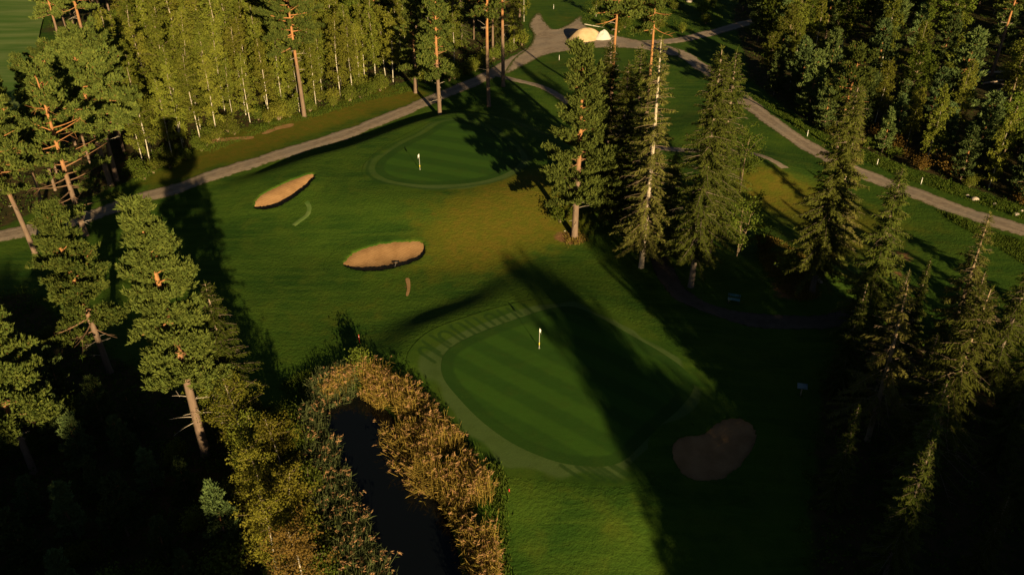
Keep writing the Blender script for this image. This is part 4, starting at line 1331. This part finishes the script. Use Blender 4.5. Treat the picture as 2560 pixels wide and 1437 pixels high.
# ------------------------------------------------------------------ reeds, undergrowth, long grass
def reeds(name, pts, hts, leaf, plume_share, seed, label, lean=(0.0, 0.0)):
    r = np.random.default_rng(seed)
    n = len(pts)
    base = np.column_stack([pts, height(pts) - 0.05])
    ln = np.column_stack([r.normal(lean[0], 0.13, n), r.normal(lean[1], 0.13, n), np.ones(n)])
    tip = base + ln * hts[:, None]
    mb = MB()
    w = unit(r.normal(size=(n, 3)) * (1, 1, 0)) * 0.022
    V = np.stack([base - w, base + w, tip + w * 0.6, tip - w * 0.6], 1).reshape(-1, 3)
    mb.add(V, np.arange(n * 4).reshape(n, 4), np.repeat(r.uniform(0.2, 1.0, n), 4))
    k = 4
    f = r.uniform(0.2, 0.92, (n, k, 1))
    c = (base[:, None] + (tip - base)[:, None] * f).reshape(-1, 3)
    a = r.uniform(0, 6.28, n * k)
    d = np.column_stack([np.cos(a), np.sin(a), r.uniform(-0.1, 0.9, n * k)])
    d = unit(d) * r.uniform(0.35, 0.75, (n * k, 1))
    ww = unit(np.cross(d, r.normal(size=(n * k, 3)))) * 0.028
    mb.diamonds(c, d, ww, r.uniform(0, 1, n * k))
    o = obj(name, mb.mesh(name, leaf))
    tag(o, label, kind='stuff')
    has = r.uniform(0, 1, n) < plume_share
    m = int(has.sum())
    if m:
        pm = MB()
        q = 6
        pd = unit(np.array((0.7, 0.1, 0.05)) + r.normal(0, 0.4, (m, 3)))
        c = np.repeat(tip[has], q, 0) + np.repeat(pd, q, 0) * r.uniform(-0.05, 0.16, (m * q, 1)) + r.normal(0, 0.04, (m * q, 3))
        d = unit(np.repeat(pd, q, 0) + r.normal(0, 0.38, (m * q, 3)) + (0, 0, 0.1)) * r.uniform(0.14, 0.30, (m * q, 1))
        ww = unit(np.cross(d, r.normal(size=(m * q, 3)))) * 0.032
        pm.diamonds(c, d, ww, np.repeat(r.uniform(0, 1, m), q))
        tag(obj('plumes', pm.mesh('reed_plumes', L_PLUME), o), kind='stuff')


def fill(poly, n, seed, fn=None):
    r = np.random.default_rng(seed)
    lo, hi = poly.min(0), poly.max(0)
    X = r.uniform(lo, hi, (n * 6, 2))
    X = X[inside(poly, X)]
    if fn is not None:
        X = X[fn(X)]
    return X[:n]


outside_pond = lambda X: sdf(pond, X) > -0.7
rr = np.random.default_rng(5)
right_bank = smooth_closed(poly_at([(800, 985), (870, 945), (950, 950), (1030, 1010), (1100, 1085), (1175, 1180), (1225, 1265), (1240, 1360), (1250, 1560), (1165, 1560), (1168, 1440), (1140, 1330),
                                    (1090, 1240), (1040, 1160), (995, 1085), (935, 1020), (850, 1000)], -0.2), 4)
X = fill(right_bank, 2700, 1, lambda X: (sdf(pond, X) > -0.45) & (wob(X, 1.5, 12) > -0.42))
reeds('reed_bed', X, rr.uniform(1.4, 2.6, len(X)) * (0.92 + 0.28 * wob(X, 0.9, 3)), L_REED, 0.34, 21, 'golden feathery reeds along the sunny bank of the pond')
left_bank = smooth_closed(poly_at([(740, 1075), (795, 1050), (824, 1100), (860, 1195), (900, 1295), (935, 1385), (975, 1470), (1000, 1600), (860, 1600), (822, 1470), (795, 1370), (768, 1270), (748, 1170)], -0.3), 4)
X = fill(left_bank, 2400, 2, lambda X: sdf(pond, X) > -0.5)
reeds('reed_bed', X, rr.uniform(1.6, 2.7, len(X)), L_REEDGREEN, 0.12, 22, 'grey-green reeds on the thicket side of the pond', (0.12, 0.0))
head = smooth_closed(poly_at([(770, 985), (800, 950), (850, 935), (900, 945), (880, 985), (820, 1010), (785, 1020)], -0.1), 4)
X = fill(head, 420, 3)
reeds('reed_bed', X, rr.uniform(1.0, 1.9, len(X)), L_REEDGREEN, 0.1, 23, 'short green reeds at the head of the pond')
fall = smooth_closed(poly_at([(970, 1050), (1005, 1090), (1040, 1150), (1083, 1215), (1080, 1245), (1030, 1185), (990, 1110)], -0.6), 4)
X = fill(fall, 170, 4)
reeds('reed_bed', X, rr.uniform(1.0, 1.9, len(X)), L_REED, 0.25, 24, 'broken reeds leaning out over the black water', (-0.7, -0.25))


def cover(name, polys, per, seed, leaf, hgt, size, thin, label, keep=None):
    """Low plants too many to count: clumps of leaves or blades over the given outlines."""
    r = np.random.default_rng(seed)
    X = np.concatenate([fill(p, n, seed + k) for k, (p, n) in enumerate(zip(polys, per))])
    for ln, w in ROADS:
        X = X[seg_dist(ln, X, False) > w * 0.62]
    X = X[sdf(yard, X) > 0.4]
    if keep is not None:
        X = X[keep(X)]
    n, k = len(X), 7
    b = np.column_stack([X, height(X)])
    hh = hgt * r.uniform(0.4, 1.2, n) * (0.75 + 0.45 * wob(X, 0.7, seed))
    c = np.repeat(b, k, 0) + r.normal(0, 0.22, (n * k, 3)) * (1, 1, 0)
    mb = MB()
    if thin:
        d = unit(r.normal(0, 0.35, (n * k, 3)) + (0, 0, 1.0)) * (np.repeat(hh, k) * r.uniform(0.6, 1.1, n * k))[:, None]
        w = unit(np.cross(d, r.normal(size=(n * k, 3)))) * size * 0.5
    else:
        c[:, 2] += np.repeat(np.clip(hh, 0.05, None), k) * r.uniform(0.1, 1.0, n * k)
        d = unit(r.normal(0, 0.8, (n * k, 3)) + (0, 0, 0.2)) * size * r.uniform(0.6, 1.3, (n * k, 1))
        w = unit(np.cross(d, r.normal(size=(n * k, 3)))) * size * 0.35
    mb.diamonds(c, d, w, np.clip(np.repeat(r.beta(2, 2, n), k) + r.normal(0, 0.12, n * k), 0, 1))
    tag(obj(name, mb.mesh(name, leaf)), label, kind='stuff')


vis = lambda X: X[:, 1] < 215
cover('undergrowth', [woods_left, woods_right, woods_bottom_left, woods_bottom_right], [7000, 7000, 3000, 1500], 31, L_UNDER, 0.8, 0.24, False, 'low leafy undergrowth beneath the trees', vis)
verge = [sub([(500, 375), (640, 320), (780, 286), (990, 222), (1045, 228), (900, 262), (780, 300), (650, 336), (520, 388)]),
         sub([(1880, 235), (1960, 296), (2040, 345), (2120, 384), (2210, 420), (2300, 455), (2420, 498), (2560, 548), (2620, 565), (2560, 515), (2420, 468), (2300, 428), (2200, 390), (2040, 322), (1950, 265)]),
         sub([(2330, 512), (2440, 560), (2560, 606), (2600, 680), (2500, 620), (2400, 560)]), sub([(1440, 60), (1560, 92), (1680, 90), (1800, 60), (1830, -20), (1480, -40)])]
cover('long_grass', verge, [1500, 2600, 1200, 2500], 41, L_GRASS, 0.4, 0.07, True, 'long green grass on the road verges')
slope = [sub([(1890, 600), (1940, 610), (2000, 660), (2035, 720), (2040, 760), (1990, 770), (1940, 740), (1900, 680)]), sub([(1410, 585), (1460, 585), (1468, 610), (1420, 618)])]
cover('dry_grass', slope, [1300, 70], 45, L_DRYGRASS, 0.5, 0.07, True, 'rusty dry grass on the slope under the pale trunks')
pondrim = [sub([(1240, 1180), (1262, 1240), (1268, 1440), (1262, 1560), (1235, 1560), (1232, 1300), (1215, 1210)]), sub([(960, 925), (1040, 990), (1120, 1075), (1200, 1165), (1185, 1170), (1100, 1090), (1020, 1010), (950, 945)]),
           sub([(700, 960), (780, 930), (830, 920), (800, 960), (770, 1000), (720, 1010)])]
cover('long_grass', pondrim, [500, 450, 300], 47, L_GRASS, 0.5, 0.07, True, 'long grass fringing the pond reeds')

# ------------------------------------------------------------------ things on the course
def flagstick(px, py, label, flag_dir):
    p = at(px, py)
    z = p[2] + 0.05
    e = tag(empty('flagstick', (p[0], p[1], z)), label, 'flagstick', 'golf flagsticks')
    m = MB(); m.tube(np.array([(0, 0, -0.1), (0, 0, 1.0), (0, 0, 2.15), (0, 0, 2.16)]), np.array([0.016, 0.014, 0.012, 0.001]), 10)
    obj('pole', m.mesh('flag_pole', WHITE, True), e)
    m = MB(); m.tube(np.array([(0, 0, 0.36), (0, 0, 0.37), (0, 0, 0.60), (0, 0, 0.61)]), np.array([0.016, 0.045, 0.045, 0.016]), 12)
    obj('marker_ring', m.mesh('flag_ring', YELLOW, True), e)
    # drooping cloth
    m = MB()
    u, v = np.meshgrid(np.linspace(0, 1, 9), np.linspace(0, 1, 7))
    droop = u ** 1.4
    x = 0.014 + 0.22 * u * (1 - 0.25 * u)
    y = 0.045 * np.sin(u * 7 + v * 2) * u
    zz = 2.12 - v * 0.36 - droop * 0.26
    ca, sa = math.cos(flag_dir), math.sin(flag_dir)
    V = np.stack([x * ca - y * sa, x * sa + y * ca, zz], -1).reshape(-1, 3)
    i = np.arange(6)[:, None] * 9 + np.arange(8)[None, :]
    m.add(V, np.stack([i, i + 1, i + 10, i + 9], -1).reshape(-1, 4))
    obj('flag', m.mesh('flag_cloth', WHITE, True), e)
    m = MB(); m.tube(np.array([(0, 0, -0.02), (0, 0, 0.006), (0, 0, 0.007)]), np.array([0.075, 0.075, 0.055]), 14)
    obj('cup', m.mesh('hole_cup', WHITE, True), e)


flagstick(1348, 871, 'white flag on a pole with yellow ring on the nearer striped green', math.radians(35))
flagstick(1050, 425, 'white flag on a pole with yellow ring on the far raised green', math.radians(200))

# rake in the sunny bunker
p = at(988, 660)
e = tag(empty('bunker_rake', (p[0], p[1], p[2] - 0.28), math.radians(4)), 'wooden-handled rake lying in the sunny oval bunker', 'rake')
m = MB(); m.tube(np.array([(0.02, -0.75, 0.42), (0.0, 0.0, 0.16), (0.03, 0.9, 0.05)]), np.array([0.022, 0.022, 0.02]), 8)
obj('handle', m.mesh('rake_handle', WHITE, True), e)
m = MB(); m.box((-0.38, 0.88, 0.02), (0.42, 0.94, 0.08))
hd = obj('head', m.mesh('rake_head', BLACK), e)
m = MB()
for k in range(12):
    x = -0.36 + k * 0.068
    m.box((x, 0.895, -0.07), (x + 0.018, 0.925, 0.021))
tag(obj('tines', m.mesh('rake_tines', BLACK), hd), kind='stuff')


def heap(name, px, py, rx, ry, h, mat, label, seed, rz=0.0):
    r = np.random.default_rng(seed)
    p = at(px, py)
    n, k = 26, 40
    V, F = [], []
    ph = r.uniform(0, 6.28, 6)
    for i in range(n):
        f = i / (n - 1)
        for j in range(k):
            a = 2 * math.pi * j / k
            wobble = 1 + 0.10 * math.sin(2 * a + ph[0]) + 0.07 * math.sin(3 * a + ph[1]) + 0.03 * math.sin(7 * a + ph[2])
            z = h * (1 - f * f) ** 1.35 * (1 + 0.30 * math.sin(a + ph[3]) * f * (1 - f) * 2 - 0.16 * math.cos(2 * a + ph[5]) * f) + h * 0.08 * math.sin(4 * a + f * 5 + ph[4]) * f * (1 - f)
            V.append((rx * f * wobble * math.cos(a), ry * f * wobble * math.sin(a), z - 0.12 * f + 0.05 * h * r.normal() * f * (1 - f) + h * 0.10 * math.sin(a * 3 + ph[1] + 6 * f) * f * (1 - f) * 2))
    for i in range(n - 1):
        for j in range(k):
            F.append((i * k + j, i * k + (j + 1) % k, (i + 1) * k + (j + 1) % k, (i + 1) * k + j))
    o = obj(name, np_mesh(name, V, [q[::-1] for q in F], mat, None, True))
    o.location = (p[0], p[1], p[2] + 0.08)
    o.rotation_euler = (0, 0, rz)
    tag(o, label, 'heap')


heap('sand_heap', 1466, 97, 4.2, 2.7, 2.0, PILE, 'big pale heap of sand in the gravel yard', 3, 0.3)
heap('gravel_heap', 1506, 97, 1.9, 1.7, 1.5, STONEPILE, 'smaller whitish heap of gravel against the sand heap', 4)
heap('sand_heap', 1437, 88, 1.4, 1.0, 0.8, PILE, 'low spill of sand at the foot of the big heap', 6)


def post(px, py, h, mat, label, name='marker_post', capmat=None):
    p = at(px, py)
    e = tag(empty(name, (p[0], p[1], p[2])), label, 'post', 'marker posts')
    m = MB(); m.box((-0.035, -0.03, -0.2), (0.035, 0.03, h)); m.box((-0.026, -0.021, h), (0.026, 0.021, h + 0.04))
    obj('shaft', m.mesh('post_shaft', mat), e)
    m = MB(); m.box((-0.038, -0.033, h * 0.78), (0.038, 0.033, h * 0.86))
    obj('band', m.mesh('post_band', capmat or BLACK), e)


for px, py, lab in ((2302, 461, 'white marker post nearest the meadow on the forest road verge'), (2192, 414, 'white marker post beside the rusty shrubs on the forest road verge'), (2018, 341, 'white marker post farthest up the forest road verge'),
                    (1398, 151, 'white marker post on the grass below the sand heap'), (1384, 23, 'white marker post on the bank above the yard')):
    post(px, py, 0.9, WHITE, lab)
post(899, 856, 0.85, RED, 'red stake in the shade behind the pond head bush', 'hazard_stake', WHITE)
post(1273, 1228, 0.22, RED, 'tiny red stake on the grass beside the reeds', 'hazard_stake', RED)

# teal bench in the shade
p = at(1833, 758)
e = tag(empty('bench', (p[0], p[1], p[2]), math.radians(-18)), 'small teal bench standing in deep shade beside the cart path', 'bench')
for y in (-0.18, -0.02, 0.14):
    m = MB(); m.box((-0.6, y, 0.43), (0.6, y + 0.13, 0.47)); obj('seat_slat', m.mesh('seat_slat', TEAL), e)
for z in (0.62, 0.78):
    m = MB(); m.box((-0.6, 0.30, z), (0.6, 0.335, z + 0.12)); obj('back_slat', m.mesh('back_slat', TEAL), e)
for x in (-0.5, 0.44):
    m = MB(); m.box((x, -0.16, -0.1), (x + 0.06, -0.10, 0.428)); m.box((x, 0.24, -0.1), (x + 0.06, 0.298, 0.9)); m.box((x, -0.098, 0.37), (x + 0.06, 0.238, 0.428))
    obj('leg', m.mesh('bench_leg', DARKMETAL), e)
# pale board
p = at(2001, 988)
e = tag(empty('tee_board', (p[0], p[1], p[2]), math.radians(-12)), 'pale blue board on a post in the shade by the corner wood', 'sign')
m = MB(); m.box((-0.05, -0.05, -0.2), (0.05, 0.05, 0.95)); obj('post', m.mesh('board_post', WOOD), e)
m = MB(); m.add([(-0.42, -0.22, 0.86), (0.42, -0.22, 0.86), (0.42, 0.22, 1.12), (-0.42, 0.22, 1.12), (-0.42, -0.24, 0.90), (0.42, -0.24, 0.90), (0.42, 0.20, 1.16), (-0.42, 0.20, 1.16)],
               [(0, 3, 2, 1), (4, 5, 6, 7), (0, 1, 5, 4), (1, 2, 6, 5), (2, 3, 7, 6), (3, 0, 4, 7)])
obj('board', m.mesh('sign_board', PALEBLUE), e)


def boulder(px, py, s, label, seed):
    r = np.random.default_rng(seed)
    p = at(px, py)
    n, k = 7, 12
    V, F = [], []
    dirs = r.normal(size=(9, 3)); dirs = unit(dirs); off = r.uniform(0.68, 0.98, 9)
    for i in range(n):
        th = math.pi * i / (n - 1)
        for j in range(k):
            a = 2 * math.pi * j / k
            d = np.array((math.sin(th) * math.cos(a), math.sin(th) * math.sin(a), math.cos(th)))
            rr_ = min([o_ / max(1e-3, float(d @ q)) for q, o_ in zip(dirs, off) if d @ q > 0.05] + [1.15])
            V.append(d * min(rr_, 1.15) * s * np.array((1.1, 0.9, 0.7)))
    for i in range(n - 1):
        for j in range(k):
            F.append((i * k + j, (i + 1) * k + j, (i + 1) * k + (j + 1) % k, i * k + (j + 1) % k))
    o = obj('boulder', np_mesh('boulder', V, F, ROCK))
    o.location = (p[0], p[1], p[2] + s * 0.3)
    tag(o, label, 'boulder', 'roadside boulders')


for k, (px, py, s, lab) in enumerate(((2437, 500, 0.55, 'largest pale boulder on the forest road ditch edge'), (2486, 512, 0.34, 'small boulder a little beyond the largest one'), (2540, 538, 0.45, 'reddish boulder at the frame edge by the road'), (2418, 490, 0.3, 'small pale stone on the near side of the largest boulder'),
                                      (2553, 528, 0.3, 'small stone touching the frame edge by the road'), (1723, 6, 0.9, 'long pale rock at the top of the yard slope'), (1938, 664, 0.3, 'pale stone on the dry slope'), (1412, 578, 0.14, 'tiny pale stone at the foot of the tall pine'))):
    boulder(px, py, s * 0.72, lab, 300 + k)


def log(px, py, L, r_, rz, label, mat=LOGBARK, tilt=0.0):
    p = at(px, py)
    e = tag(empty('felled_log', (p[0], p[1], p[2] + r_ * 0.8), rz), label, 'log', 'felled logs')
    e.rotation_euler = (0, tilt, rz)
    t = np.linspace(-0.5, 0.5, 7)
    m = MB(); m.tube(np.column_stack([t * L, 0.03 * L * np.sin(t * 3), 0 * t]), r_ * (1 - 0.35 * (t + 0.5)), 9, 0.3)
    obj('bark', m.mesh('log_bark', mat, True), e)
    m = MB(); m.tube(np.array([(-0.5 * L - 0.012, -0.03 * L, 0), (-0.5 * L - 0.011, -0.03 * L, 0)]), np.array([0.001, r_ * 0.97]), 9)
    obj('sawn_end', m.mesh('log_end', LOGEND), e)


for k, (px, py, L, r_, rz, lab) in enumerate(((2470, 184, 11, 0.22, 0.05, 'longest pale felled log lying along the clearing'), (2415, 178, 6, 0.18, -0.15, 'shorter felled log at the start of the clearing'), (2495, 205, 7, 0.2, 0.35, 'felled log lying aslant below the longest one'),
                                              (2530, 215, 6, 0.18, -0.3, 'felled log crossing another in the clearing'), (2505, 222, 5, 0.16, 0.7, 'thin felled log at the lower edge of the clearing'), (2275, 205, 4, 0.2, 0.2, 'short felled log among the young pines'))):
    log(px, py, L, r_, rz, lab, B_DEAD if k in (0, 1) else LOGBARK)
log(1494, 68, 5.5, 0.11, -0.35, 'thin white birch log leaning behind the sand heap', B_BIRCH, 0.10)
